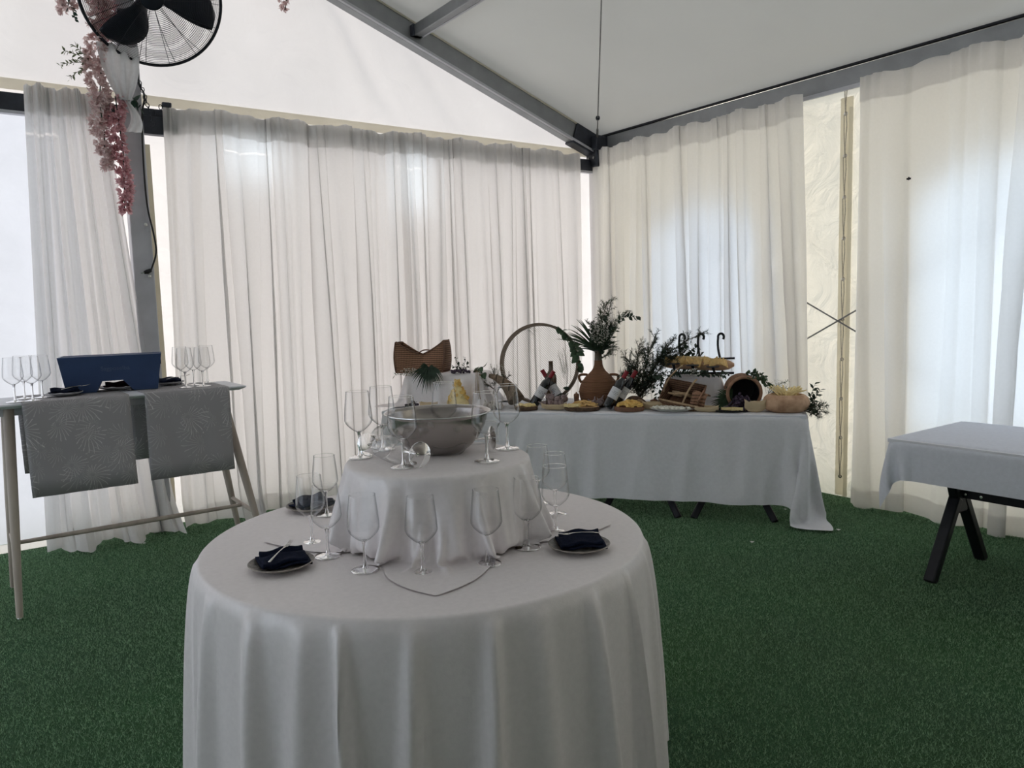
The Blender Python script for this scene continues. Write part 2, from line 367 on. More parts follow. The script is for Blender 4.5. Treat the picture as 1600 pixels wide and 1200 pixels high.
# ------------------------------------------------------------------ curtains
def curtain(name, label, wall, a_top, b_top, a_bot, b_bot, ztop, zbot, pleats, seed, off=.15, amp=.04, over=.3, puddle=0, nt=36, hem=True):
    """wall 'g' = hangs along the gable (runs in x), 's' = along the side (runs in y); a..b are the edges along the wall"""
    R = random.Random(seed); ns = int(pleats*16)
    ph = [R.uniform(0, 2*PI) for _ in range(12)]
    base_z = 0
    def P(s, t, o2=0.0, dense=False):
        e0 = a_top(t) if callable(a_top) else a_top + (a_bot-a_top)*t
        e1 = b_top(t) if callable(b_top) else b_top + (b_bot-b_top)*t
        w = abs(e1-e0)
        q = s + .018*math.sin(2*PI*2.3*s+ph[0]+1.3*t) + .012*math.sin(2*PI*5.1*s+ph[1]-1.7*t) + .004*math.sin(2*PI*11*s+ph[2])
        phi = 2*PI*pleats*q
        g = .55 + .45*math.sin(2*PI*3.7*s+ph[3])*math.sin(2*PI*1.3*s+ph[4]+.8*t)
        grow = .35 + .65*min(1, t*2.2)
        d = amp*grow*(g*math.sin(phi) + .35*math.sin(.5*phi+ph[5]+2*t) + .18*math.sin(2.03*phi+ph[6]))
        sh = over*w/pleats*.5*grow*math.sin(2*phi+ph[7]*.2)*g
        edge = min(1, s*pleats*1.2, (1-s)*pleats*1.2); sh *= edge
        gath = (1-min(1, t*9))
        d += gath*.010*math.sin(phi*3.1+ph[8]) 
        along = e0 + (e1-e0)*s + sh
        zt = ztop + .012*math.sin(2*PI*pleats*.32*s+ph[9]) + .008*math.sin(2*PI*pleats*.8*s+ph[10])
        zb = zbot + .012*math.sin(phi*.5+ph[11])
        z = zt + (zb-zt)*t
        dd = off + d + o2
        if puddle and t > .9:
            k = (t-.9)/.1; dd += puddle*k*k*(.5+.5*math.sin(phi*.33+ph[5])); z = max(z, .012 + .02*k*(.5+.5*math.sin(phi*.7)))
        return (along, -max(.05, dd), z) if wall == 'g' else (-max(.05, dd), along, z)
    mid = ((a_top(0)+b_top(0))/2 if callable(a_top) else (a_top+b_top)/2)
    loc = (mid, -off, zbot) if wall == 'g' else (-off, mid, zbot)
    th = thing(name, label, 'curtain', loc, group='white voile curtains')
    def sheet(t0, t1, n, o2=0):
        mb = MB(); mb.grid([[Vector(P(i/ns, t0+(t1-t0)*j/n, o2))-Vector(loc) for i in range(ns+1)] for j in range(n+1)]); return mb
    sheet(0, 1, nt).build('drape', MATS['curtain_voile'], th, smooth=170)
    hh = .17/(ztop-zbot)
    sheet(0, hh, 4, .006).build('heading_band', MATS['curtain_voile'], th, smooth=170)
    if hem: sheet(1-.13/(ztop-zbot), .999, 3, .005).build('hem', MATS['curtain_voile'], th, smooth=170)
    return th
curtain('curtain', 'white voile curtain falling beside the tent post behind the bar table', 'g',
        lambda t: -4.97-.10*t, lambda t: -4.52+.20*t+.07*t*t, 0, 0, 2.985, .01, 8, 11, off=.20, amp=.05, over=.25, puddle=.22)
curtain('curtain', 'wide white gable curtain left of centre, behind the round table', 'g', -4.16, -2.30, -4.22, -2.28, 2.965, .01, 12, 23, off=.17, amp=.052, over=.5, puddle=.14)
curtain('curtain', 'white gable curtain next to the corner, behind the wooden hoop', 'g', -2.34, -.39, -2.36, -.37, 2.975, .01, 13, 35, off=.17, amp=.05, over=.5)
curtain('curtain', 'white side curtain behind the flower arrangement and bread loaf', 's', -.05, -2.44, -.06, -2.56, 3.04, .01, 13, 47, off=.17, amp=.045, over=.45)
curtain('curtain', 'white side curtain behind the bare white table at right', 's', -2.91, -6.4, -2.88, -6.4, 3.045, .01, 14, 59, off=.17, amp=.052, over=.4)
# ------------------------------------------------------------------ draped cloth (position based, solved here)
def drape(G0, collide, steps=110, iters=9, seed=1, fric=.5, noise=.002, shear=.06, bend=.05, pin=None):
    P = np.array(G0, dtype=np.float64); ny, nx_, _ = P.shape; rs = np.random.RandomState(seed)
    P0 = P.copy(); P += rs.normal(0, noise, P.shape); prev = P.copy()
    hx = np.linalg.norm(np.array(G0)[0,1]-np.array(G0)[0,0]); hy = np.linalg.norm(np.array(G0)[1,0]-np.array(G0)[0,0]); hd = math.hypot(hx, hy)
    def con(A, B, L0, k):
        d = B-A; ln = np.sqrt((d*d).sum(-1, keepdims=True))+1e-9; c = d*((ln-L0)/ln*.5*k); A += c; B -= c
    for st in range(steps):
        vel = (P-prev)*.97; prev = P.copy(); P += vel; P[..., 2] -= .0022
        for it in range(iters):
            for a in (0, 1):
                m_ = (nx_-a)//2; con(P[:, a:a+2*m_:2], P[:, a+1:a+1+2*m_:2], hx, 1.0)
                m_ = (ny-a)//2; con(P[a:a+2*m_:2], P[a+1:a+1+2*m_:2], hy, 1.0)
                A, B = P[a:a+2*m_:2], P[a+1:a+1+2*m_:2]
                con(A[:, :-1], B[:, 1:], hd, shear); con(A[:, 1:], B[:, :-1], hd, shear)
            if it % 3 == 0 or it == iters-1:
                for a in range(4):
                    i0 = np.arange(a if a < 2 else a, nx_-2, 4)
                    if len(i0): 
                        A = P[:, i0]; B = P[:, i0+2]; con(A, B, 2*hx, bend); P[:, i0] = A; P[:, i0+2] = B
                    i0 = np.arange(a, ny-2, 4)
                    if len(i0):
                        A = P[i0]; B = P[i0+2]; con(A, B, 2*hy, bend); P[i0] = A; P[i0+2] = B
            hit = collide(P)
            if pin is not None: P[pin] = P0[pin]
        prev[hit] = prev[hit]*(1-fric) + P[hit]*fric
    return P
def col_cyl(cx, cy, R, zt, zfloor, e=.004):
    def f_(P):
        x = P[..., 0]-cx; y = P[..., 1]-cy; r = np.sqrt(x*x+y*y)+1e-9
        ins = (r < R+e) & (P[..., 2] < zt+e); top = ins & ((zt+e-P[..., 2]) < (R+e-r)*1.0+.012)
        P[..., 2] = np.where(top, zt+e, P[..., 2]); sd_ = ins & ~top; k = (R+e)/r
        P[..., 0] = np.where(sd_, cx+x*k, P[..., 0]); P[..., 1] = np.where(sd_, cy+y*k, P[..., 1])
        fl = P[..., 2] < zfloor+e; P[..., 2] = np.where(fl, zfloor+e, P[..., 2]); return ins | fl
    return f_
def col_box(x0, x1, y0, y1, zt, zfloor, e=.004, taper=0.0, zb=0.0, wally=None):
    def f_(P):
        x, y, z = P[..., 0], P[..., 1], P[..., 2]
        ex = taper*np.clip(zt-z, 0, None)
        dl, dr, df, db_, dt = x-(x0-ex-e), (x1+ex+e)-x, y-(y0-ex-e), (y1+ex+e)-y, zt+e-z
        ins = (dl > 0) & (dr > 0) & (df > 0) & (db_ > 0) & (dt > 0) & (z > zb-.02)
        mn = np.minimum.reduce([dl, dr, df, db_, np.maximum(dt-.012, 0)])
        top = ins & (mn >= dt-.0121); P[..., 2] = np.where(top, zt+e, z)
        for d_, ax, sg in ((dl, 0, -1), (dr, 0, 1), (df, 1, -1), (db_, 1, 1)):
            k = ins & ~top & (mn == d_); P[..., ax] = np.where(k, P[..., ax]+sg*d_, P[..., ax])
        fl = P[..., 2] < zfloor+e; P[..., 2] = np.where(fl, zfloor+e, P[..., 2])
        if wally is not None: P[..., 1] = np.minimum(P[..., 1], wally)
        return ins | fl
    return f_

# ------------------------------------------------------------------ table ware
mat('plate_clay', (.34,.30,.27), .45, 0, .25, 60, .15, 90, tint=(.46,.42,.38))
mat('plate_dark', (.085,.08,.08), .4, 0, .5, 70, tint=(.20,.18,.165))
mat('plate_grey', (.42,.42,.44), .4, 0, .15, 40)
mat('napkin_navy', (.010,.014,.032), .9, 0, .3, 120, .3, 300, spec=.1)
mat('napkin_wine', (.055,.018,.032), .9, 0, .3, 120, .3, 300, spec=.1)
mat('cutlery', (.72,.70,.68), .22, 1, .05, 30)
mat('bowl_steel', (.40,.365,.345), .22, 1, .06, 6, .04, 8)
# thin glass for the bowls, solid glass for stem and foot
mt, nt, N, L = nodes('thin_glass'); N.remove(N['Principled BSDF']); out = N['Material Output']
lw = N.new('ShaderNodeLayerWeight'); lw.inputs['Blend'].default_value = .35
cr = N.new('ShaderNodeValToRGB'); e = cr.color_ramp.elements; e[0].position = .35; e[0].color = (.985,.985,.985,1); e[1].position = 1.0; e[1].color = (.42,.43,.45,1)
tr = N.new('ShaderNodeBsdfTransparent'); gl = N.new('ShaderNodeBsdfGlossy'); gl.inputs['Roughness'].default_value = .03
cr2 = N.new('ShaderNodeValToRGB'); e = cr2.color_ramp.elements; e[0].position = .3; e[0].color = (.055,)*3+(1,); e[1].position = 1.0; e[1].color = (.75,)*3+(1,)
mx = N.new('ShaderNodeMixShader'); L.new(lw.outputs['Facing'], cr.inputs[0]); L.new(lw.outputs['Facing'], cr2.inputs[0])
L.new(cr.outputs[0], tr.inputs[0]); L.new(cr2.outputs[0], mx.inputs[0]); L.new(tr.outputs[0], mx.inputs[1]); L.new(gl.outputs[0], mx.inputs[2]); L.new(mx.outputs[0], out.inputs[0])
mt, nt, N, L = nodes('solid_glass'); N.remove(N['Principled BSDF']); out = N['Material Output']
g_ = N.new('ShaderNodeBsdfGlass'); g_.inputs['Roughness'].default_value = .0; g_.inputs['IOR'].default_value = 1.42; L.new(g_.outputs[0], out.inputs[0])

def smooth_prof(pts, k=6):
    out_ = []
    for i in range(len(pts)-1):
        p0 = pts[max(0,i-1)]; p1 = pts[i]; p2 = pts[i+1]; p3 = pts[min(len(pts)-1,i+2)]
        for j in range(k):
            t = j/k; out_.append(tuple(max(0, .5*((2*b)+(-a+c)*t+(2*a-5*b+4*c-d)*t*t+(-a+3*b-3*c+d)*t**3)) if q == 0 else .5*((2*b)+(-a+c)*t+(2*a-5*b+4*c-d)*t*t+(-a+3*b-3*c+d)*t**3) for q, (a,b,c,d) in enumerate(zip(p0,p1,p2,p3))))
    out_.append(pts[-1]); return out_
def glass_proto():
    t = thing('wine_glass', 'clear wine glass', 'wine glass', group='clear stemmed wine glasses')
    MB().lathe(smooth_prof([(.006,.090),(.020,.096),(.0395,.114),(.0468,.127),(.0478,.137),(.0458,.168),(.0425,.200),(.0392,.230)], 5), 28).build('bowl', MATS['thin_glass'], t, smooth=170)
    MB().tube([(.0392*math.cos(2*PI*i/28), .0392*math.sin(2*PI*i/28), .230) for i in range(28)], .0007, 5, closed=True).build('rim', MATS['solid_glass'], t)
    MB().lathe([(0,.093)]+[(.0105,.0925),(.0062,.085),(.0046,.073),(.0042,.05),(.0045,.025),(.0075,.010),(.010,.0075)]+[(0,.007)], 12).build('stem', MATS['solid_glass'], t, smooth=60)
    MB().lathe([(0,.0075),(.012,.0068),(.03,.0032),(.0415,.0022),(.042,.0012),(.041,.0004),(0,.0003)], 28).build('foot', MATS['solid_glass'], t, smooth=60)
    return t
GLASS = glass_proto(); GL_USED = [False]
def put_glass(loc, label, rot=(0,0,0)):
    if not GL_USED[0]:
        GL_USED[0] = True; GLASS.location = loc; GLASS.rotation_euler = rot; GLASS['label'] = label; return GLASS
    return copy_tree(GLASS, loc=loc, rot=rot, label=label)
def lying(px_foot, px_rim, z, label):
    a = onz(px_foot, z); b = onz(px_rim, z); d = (b-a); ang = math.atan2(d.y, d.x); d = d.normalized()
    for _ in range(20):                                   # keep foot and bowl on the riser
        for off in (0, .20):
            q = a+d*off-Vector((RC.x, RC.y, z)); q.z = 0
            if q.length > .29: a -= q*(1-.29/q.length)
    return put_glass((a.x, a.y, z+.0462), label, (0, PI/2+.005, ang))

def fork_mesh():
    mb = MB()
    mb.tube([(-.075,0,.002),(-.05,0,.004),(-.01,0,.0055),(.02,0,.004),(.036,0,.001)], [.0045,.0042,.0022,.0024,.006], 6, flat=.35)
    for k in (-1.5,-.5,.5,1.5): mb.tube([(.034,k*.0034,.001),(.055,k*.0036,.0),(.078,k*.0034,.004)], [.0015,.0014,.0006], 5)
    me = bpy.data.meshes.new('fork'); me.from_pydata(mb.v, [], mb.f); me.polygons.foreach_set('use_smooth', [True]*len(me.polygons)); me.materials.append(MATS['cutlery']); return me
FORK = fork_mesh()
def plate(loc, label, r=.10, m_top='plate_dark', m_rim='plate_clay'):
    t = thing('plate', label, 'plate', loc, group='small plates')
    s = r/.1
    MB().lathe([(0,.001),(.055*s,.001),(.06*s,.004),(.085*s,.010),(.1*s,.017),(.101*s,.019),(.099*s,.020)], 40).build('body', MATS[m_rim], t, smooth=50)
    MB().lathe([(.099*s,.020),(.096*s,.0195),(.083*s,.014),(.06*s,.009),(0,.008)], 40).build('glaze', MATS[m_top], t, smooth=60)
    return t
def napkin(loc, rotz, label, w=.115, d=.085, mt_='napkin_navy', seed=3, h=.03):
    R = random.Random(seed); t = thing('napkin', label, 'napkin', loc, rotz, group='folded cloth napkins')
    for lay in range(2):
        n = 12; rows = []
        for j in range(n+1):
            row = []
            for i in range(n+1):
                u = i/n-.5; v = j/n-.5
                z = .004+lay*h*.45 + h*.4*math.exp(-((u+.1)**2+(v-.1)**2)*14) + .004*math.sin(u*9+lay+seed)*math.cos(v*7)
                k = .25 if lay else -.1
                row.append(((u*w*(1-.08*lay)+k*.02*v), v*d*(1-.12*lay)+.012*u*(1 if lay else -1), z + (.012 if (lay and v > .35) else 0)))
            rows.append(row)
        mb = MB(); mb.grid(rows); mb.build('fold', MATS[mt_], t, smooth=170, solid=.009 if lay else .006)
    return t
def fork(loc, rot, label): return tag(link('fork', FORK, None, loc=loc, rot=rot), label, 'fork', 'steel forks')

# ------------------------------------------------------------------ round table
TC = Vector((-4.153, -3.66, 0)); TR = .745; TZ = .75
t = thing('round_table', 'round banquet table hidden under a floor length white cloth', 'table', TC)
MB().lathe([(0,TZ-.035),(TR-.01,TZ-.035),(TR-.004,TZ-.03),(TR-.004,TZ-.006),(TR-.01,TZ-.003),(0,TZ-.003)], 48).build('tabletop', mat('table_wood', (.35,.25,.16), .5), t)
for k in range(4):
    a = PI/4+PI/2*k; MB().tube([(.45*math.cos(a),.45*math.sin(a),TZ-.03),(.5*math.cos(a),.5*math.sin(a),0)], .016, 8).build('leg', MATS['black_steel'], t)
R = random.Random(5)
folds = []; a = 0
while a < 2*PI-.1:
    folds.append((a, R.choice((R.uniform(.016,.03),R.uniform(.03,.06))), R.uniform(.035,.085)*R.choice((1,1,.5)), R.uniform(-.05,.05))); a += R.uniform(.13,.30)
def skirt_r(th_, t_):
    d = 0
    for a0, w, h_, dr in folds:
        x = (th_-a0-dr*t_+PI) % (2*PI)-PI; ww = w*(.75+.5*t_); d += h_*math.exp(-(x/ww)**2)
    g_ = t_**.5
    return TR + .004 + g_*(d + .035) + .012*g_*math.sin(5*th_+1)
nth = 420; rows = []
for rr in np.linspace(0, TR-.012, 14): rows.append([(max(rr,.002)*math.cos(2*PI*i/nth), max(rr,.002)*math.sin(2*PI*i/nth), TZ+.003+.0006*math.sin(7*rr*9+i*.2)) for i in range(nth)])
for q in (.3,.65,.9): rows.append([((TR-.012+.013*math.sin(q*PI/2))*math.cos(2*PI*i/nth), (TR-.012+.013*math.sin(q*PI/2))*math.sin(2*PI*i/nth), TZ+.003-.013*(1-math.cos(q*PI/2))) for i in range(nth)])
for t_ in np.linspace(.015, 1, 34):
    rows.append([(skirt_r(2*PI*i/nth, t_)*math.cos(2*PI*i/nth), skirt_r(2*PI*i/nth, t_)*math.sin(2*PI*i/nth), TZ-.012-(TZ-.024)*t_) for i in range(nth)])
mb = MB(); mb.grid(rows, closed=True); o = mb.build('tablecloth', MATS['table_linen'], smooth=170, loc=TC); tag(o, 'floor length white cloth draped over the round table', 'tablecloth')

RC = Vector((-4.118, -3.700, 0)); RR = .312; RZ = 1.018
t = thing('display_riser', 'round riser hidden under the square white cloth on the round table', 'riser', (RC.x,RC.y,TZ+.006))
MB().lathe([(0,0),(RR-.012,0),(RR-.012,.243),(RR-.006,.260),(RR-.02,.262),(0,.262)], 40).build('drum', MATS['table_wood'], t)
S = 1.10; n = 72; ca = math.radians(58-45)
G0 = np.array([[(RC.x+((i/n-.5)*S*math.cos(ca)-(j/n-.5)*S*math.sin(ca)), RC.y+((i/n-.5)*S*math.sin(ca)+(j/n-.5)*S*math.cos(ca)), RZ+.012) for i in range(n+1)] for j in range(n+1)])
G0[...,2] = RZ+.001; pin = np.hypot(G0[...,0]-RC.x, G0[...,1]-RC.y) < RR-.012
P = drape(G0, col_cyl(RC.x, RC.y, RR, RZ-.003, TZ+.004), 120, 22, 4, fric=.35, pin=pin, noise=.004)
dx, dy = P[...,0]-RC.x, P[...,1]-RC.y; rr = np.hypot(dx, dy)+1e-9; th_ = np.arctan2(dy, dx); dep = np.clip((RZ-.015-P[...,2])/.22, 0, 1); dsp = 0*rr; R = random.Random(12)
for dg_, w_, h_ in ((172,4,.04),(193,5,.035),(212,4.5,.055),(226,3.5,.03),(247,6,.045),(262,4,.05),(281,5,.04),(300,4,.055),(318,5,.04),(345,5,.05),(20,6,.05),(48,6,.05),(80,6,.05),(120,6,.05),(148,5,.05)):
    d_ = (th_-math.radians(dg_)+PI) % (2*PI)-PI; dsp += 1.15*h_*np.exp(-(d_/math.radians(w_*1.15))**2)
k_ = np.where((P[...,2] > TZ+.02) & (rr > RR-.01), dsp*dep**.8, 0)/rr; P[...,0] += dx*k_; P[...,1] += dy*k_
mb = MB(); mb.grid(P); o = mb.build('overlay_cloth', MATS['table_linen'], smooth=170, sub=1)
o.data.transform(Matrix.Translation((-RC.x,-RC.y,-TZ))); o.location = (RC.x,RC.y,TZ); tag(o, 'square white cloth draped over the riser with its corners on the table', 'tablecloth')
zs = RZ+.0015

# steel bowl
bc = onz((686,706), RZ); t = thing('serving_bowl', 'polished steel serving bowl on top of the draped riser', 'bowl', (bc.x,bc.y,RZ+.002))
prof = smooth_prof([(.080,.0),(.114,.020),(.148,.058),(.169,.102),(.177,.134)], 6)
MB().lathe([(0,.0)]+prof+[(.187,.142),(.188,.144),(.183,.144)]+[(r_-.003,z_+.003) for r_,z_ in reversed(prof)]+[(0,.004)], 56).build('bowl', MATS['bowl_steel'], t, smooth=60)
MB().tube([(.1875*math.cos(2*PI*i/56), .1875*math.sin(2*PI*i/56), .143) for i in range(56)], .0022, 6, closed=True).build('rolled_rim', MATS['chrome'], t)

for px, lab in [((488,850),'clear wine glass at far left of the round table, behind the taller-looking one'),
                ((513,871),'clear wine glass left of the front row, its base right of the plate'),
                ((571,893),'clear wine glass in front row before the left fold of cloth'),
                ((661,897),'clear wine glass at the front centre of the round table'),
                ((762,883),'clear wine glass in front row just right of the centre one'),
                ((825,858),'clear wine glass in front of the right side of the riser'),
                ((869,833),'clear wine glass right of the riser, beside the right plate'),
                ((511,806),'clear wine glass behind the riser at left, above the back plate'),
                ((841,788),'clear wine glass half hidden behind the right side of the riser'),
                ((868,805),'clear wine glass behind the rightmost glass of the round table')]:
    P_ = onz(px, TZ); put_glass((P_.x, P_.y, TZ+.0045), lab)
for px, lab in [((561,716),'upright wine glass at the left edge of the upper tier'),
                ((588,702),'upright wine glass behind the left glass of the upper tier'),
                ((631,731),'upright wine glass in front of the bowl at left'),
                ((705,676),'upright wine glass directly behind the steel bowl'),
                ((761,722),'upright wine glass in front of the bowl at right'),
                ((793,702),'upright wine glass at the back right of the upper tier')]:
    P_ = onz(px, RZ); d_ = Vector((P_.x-RC.x, P_.y-RC.y, 0)); d_ *= min(1, .275/d_.length); put_glass((RC.x+d_.x, RC.y+d_.y, RZ+.003), lab)
lying((657,733),(575,712),RZ+.002,'wine glass lying on its side, foot towards the bowl front')
lying((770,704),(672,714),RZ+.002,'wine glass lying before the bowl with its rim to the left')
lying((553,712),(600,690),RZ+.002,'wine glass lying behind the left upright glasses')
lying((726,664),(792,662),RZ+.002,'wine glass lying behind the bowl at right')

def setting(px, z, r, rot, seed, lab, nl, fl, m_top='plate_dark', m_rim='plate_clay', nap='napkin_navy', frot=0, w=.145, d=.115, foff=(.0,.0), flip=0):
    P_ = onz(px, z); plate((P_.x,P_.y,z), lab, r, m_top, m_rim)
    napkin((P_.x+.008,P_.y+.002,z+.0145), rot, nl, w, d, nap, seed, .020)
    if fl: fork((P_.x+foff[0],P_.y+foff[1],z+.048), (0,-.12,frot), fl)
setting((440,886), TZ+.0045, .098, math.radians(-8), 3, 'dark plate with navy napkin at the front left of the round table', 'navy napkin under a fork on the front left plate', 'steel fork lying across the navy napkin at front left', frot=math.radians(45), foff=(.0,.0))
setting((905,857), TZ+.0045, .098, math.radians(-30), 4, 'dark plate with navy napkin at the right of the round table', 'navy napkin with raised corner on the right plate', 'steel fork lying across the navy napkin at right', frot=math.radians(168))
setting((487,795), TZ+.0045, .098, math.radians(10), 5, 'dark plate with navy napkin at the back left of the round table', 'navy napkin on the back left plate behind the glasses', None)

# ------------------------------------------------------------------ high table at left
mat('ash_wood', (.48,.40,.345), .55, 0, .18, 14, .06, 60, stretch=(1,1,.15), tint=(.58,.50,.43))
mat('table_white', (.82,.83,.89), .5, 0, .05, 10)
BX0, BX1, BY0, BY1, BZ = -5.46, -4.055, -1.335, -.885, 1.10
t = thing('bar_table', 'high bar table with pale top and splayed wooden legs', 'table', ((BX0+BX1)/2,(BY0+BY1)/2,0))
cx, cy = t.location.x, t.location.y
mb = MB(); hw, hd_ = (BX1-BX0)/2, (BY1-BY0)/2
mb.add([(sx*hw,sy*hd_,BZ) for sx,sy in ((-1,-1),(1,-1),(1,1),(-1,1))]+[(sx*(hw-.0),sy*hd_,BZ-.008) for sx,sy in ((-1,-1),(1,-1),(1,1),(-1,1))]+[(sx*(hw-.035),sy*(hd_-.03),BZ-.024) for sx,sy in ((-1,-1),(1,-1),(1,1),(-1,1))],
       [(0,1,2,3),(4,5,1,0),(5,6,2,1),(6,7,3,2),(7,4,0,3),(8,9,5,4),(9,10,6,5),(10,11,7,6),(11,8,4,7),(11,10,9,8)])
mb.build('tabletop', MATS['table_white'], t, smooth=20)
MB().box((0,0,BZ-.045), (2*hw-.28,2*hd_-.14,.04)).build('apron', MATS['aluminium_pale'], t, bevel=.004)
for sx in (-1, 1):
    for sy in (-1, 1):
        top = Vector((sx*(hw-.17)+(0 if sx<0 else .0), sy*(hd_-.08), BZ-.025)); ft = Vector((sx*(hw-.11), sy*(hd_+.06), .012))
        if sx < 0: ft.x = -5.285-cx; top.x = -5.245-cx
        else: top.x = -4.185-cx; ft.x = -4.00-cx
        l = MB().tube([top, top.lerp(ft,.5), ft], [.026,.023,.016], 14).build('leg', MATS['ash_wood'], t)
        l2 = MB().lathe([(0,-.012),(.014,-.012),(.015,-.004),(.012,.004),(0,.004)], 12, Matrix.Translation(ft)).build('foot_cap', MATS['chrome'], l)
def legpt(sx, sy, q):
    top = Vector(((-5.245 if sx<0 else -4.185)-cx, sy*(hd_-.08), BZ-.025)); ft = Vector(((-5.285 if sx<0 else -4.0)-cx, sy*(hd_+.06), .012)); return top.lerp(ft, q)
for sx in (-1, 1): MB().tube([legpt(sx,-1,.70), legpt(sx,1,.70)], .012, 10).build('cross_rail', MATS['ash_wood'], t)
a_ = (legpt(-1,-1,.70)+legpt(-1,1,.70))/2; b_ = (legpt(1,-1,.70)+legpt(1,1,.70))/2
MB().tube([a_, (a_+b_)/2, b_], [.011,.015,.011], 10).build('stretcher', MATS['ash_wood'], t)

# runners printed with line-drawn chrysanthemums
mt, nt, N, L = nodes('runner_print'); p = N['Principled BSDF']; p.inputs['Roughness'].default_value = .85; p.inputs['Specular IOR Level'].default_value = .15
uv = N.new('ShaderNodeUVMap')
def math_(op, a, b=None, c=None):
    q = N.new('ShaderNodeMath'); q.operation = op
    for i, x in enumerate((a, b, c)):
        if x is None: continue
        if isinstance(x, (int, float)): q.inputs[i].default_value = x
        else: L.new(x, q.inputs[i])
    return q.outputs[0]
def flower_layer(scale, seed, petals, rad):
    ad = N.new('ShaderNodeVectorMath'); ad.operation = 'ADD'; ad.inputs[1].default_value = (seed*3.7, seed*1.9, 0); L.new(uv.outputs[0], ad.inputs[0])
    nzz = N.new('ShaderNodeTexNoise'); nzz.inputs['Scale'].default_value = scale*1.6; L.new(ad.outputs[0], nzz.inputs['Vector'])
    ms = N.new('ShaderNodeVectorMath'); ms.operation = 'MULTIPLY_ADD'; ms.inputs[1].default_value = (.22/scale,.22/scale,0); L.new(nzz.outputs['Color'], ms.inputs[0]); L.new(ad.outputs[0], ms.inputs[2])
    vo = N.new('ShaderNodeTexVoronoi'); vo.voronoi_dimensions = '2D'; vo.inputs['Scale'].default_value = scale; L.new(ms.outputs[0], vo.inputs['Vector'])
    sc_ = N.new('ShaderNodeVectorMath'); sc_.operation = 'SUBTRACT'; L.new(ms.outputs[0], sc_.inputs[0])
    L.new(vo.outputs['Position'], sc_.inputs[1])
    sp = N.new('ShaderNodeSeparateXYZ'); L.new(sc_.outputs[0], sp.inputs[0])
    ang = math_('ARCTAN2', sp.outputs[1], sp.outputs[0]); rr_ = math_('MULTIPLY', vo.outputs['Distance'], 1.0)
    w = math_('ABSOLUTE', math_('SINE', math_('ADD', math_('MULTIPLY', ang, petals/2), math_('MULTIPLY', rr_, 3.0))))
    line = math_('LESS_THAN', w, .22)
    jag = N.new('ShaderNodeTexNoise'); jag.inputs['Scale'].default_value = scale*7; L.new(ad.outputs[0], jag.inputs['Vector'])
    upw = math_('ADD', .62, math_('MULTIPLY', .38, math_('SINE', math_('ADD', ang, seed*2.2))))
    inr = math_('LESS_THAN', rr_, math_('MULTIPLY', math_('MULTIPLY', upw, rad*2.4), jag.outputs['Fac']))
    core = math_('LESS_THAN', rr_, rad*.12)
    arc = math_('LESS_THAN', math_('ABSOLUTE', math_('SUBTRACT', rr_, math_('ADD', rad*.75, math_('MULTIPLY', w, rad*.25)))), .014)
    arc = 0.0
    return math_('MAXIMUM', math_('MULTIPLY', line, math_('MULTIPLY', inr, math_('SUBTRACT', 1.0, core))), arc)
fa = flower_layer(4.8, 1, 22, .46); fb = flower_layer(6.5, 2, 18, .50)
fac = math_('MAXIMUM', math_('MULTIPLY', fa, .75), math_('MULTIPLY', fb, .45))
mx = N.new('ShaderNodeMix'); mx.data_type = 'RGBA'; mx.inputs[6].default_value = (.37,.355,.37,1); mx.inputs[7].default_value = (.74,.72,.72,1)
L.new(fac, mx.inputs[0]); L.new(mx.outputs[2], p.inputs['Base Color'])
def runner(x0, x1, label, dropf=.485, dropb=.46, skew=0):
    prof = [(BY0-.012, BZ-dropf)]+[(BY0-.010, BZ-dropf*q) for q in (.8,.6,.4,.2,.06)]+[(BY0-.006,BZ-.004),(BY0,BZ+.003)]+[(BY0+(BY1-BY0)*q, BZ+.003) for q in (.25,.5,.75)]+[(BY1,BZ+.003),(BY1+.006,BZ-.004)]+[(BY1+.010,BZ-dropb*q) for q in (.1,.4,.7,1.0)]
    o0 = Vector(((x0+x1)/2,(BY0+BY1)/2,BZ)); nx2 = 24; mb = MB(); rows = []; uvs = []
    s_ = 0; ls = [0]
    for (a,b),(c,d) in zip(prof, prof[1:]): s_ += math.hypot(c-a,d-b); ls.append(s_)
    for k,(y,z) in enumerate(prof):
        rows.append([(x0+(x1-x0)*i/nx2-o0.x + (skew*(BZ-z) if z < BZ-.01 else 0), y-o0.y+(.004*math.sin(i*.8+k) if z < BZ-.1 else 0) - (.01*(BZ-z)/.48 if y < BY0 else 0), z-o0.z) for i in range(nx2+1)])
    mb.grid(rows); o = mb.build('table_runner', MATS['runner_print'], smooth=40, loc=o0, solid=.0016)
    ul = o.data.uv_layers.new(name='UVMap'); nc = nx2+1
    for lp in o.data.loops:
        vi = lp.vertex_index; ul.data[lp.index].uv = ((x0+(x1-x0)*(vi % nc)/nx2), ls[vi//nc])
    return tag(o, label, 'table runner', 'patterned table runners')
xa = ony((38,680), BY0).x; xb = ony((207,690), BY0).x; xc = ony((230,680), BY0).x; xd = ony((361,660), BY0).x
runner(xa, xb, 'grey flower print runner hanging over the left of the bar table', .49, .44, .02)
runner(xc, xd, 'grey flower print runner hanging over the right of the bar table', .485, .44)
MB()
t = tag(MB().box((0,0,0),(.075,.004,.03)).build('socket_plate', MATS['aluminium'], bevel=.001, loc=(ony((216,624),BY0).x, BY0-.004, BZ-.045)), 'small grey plate on the bar table edge between the runners', 'plate') if False else None

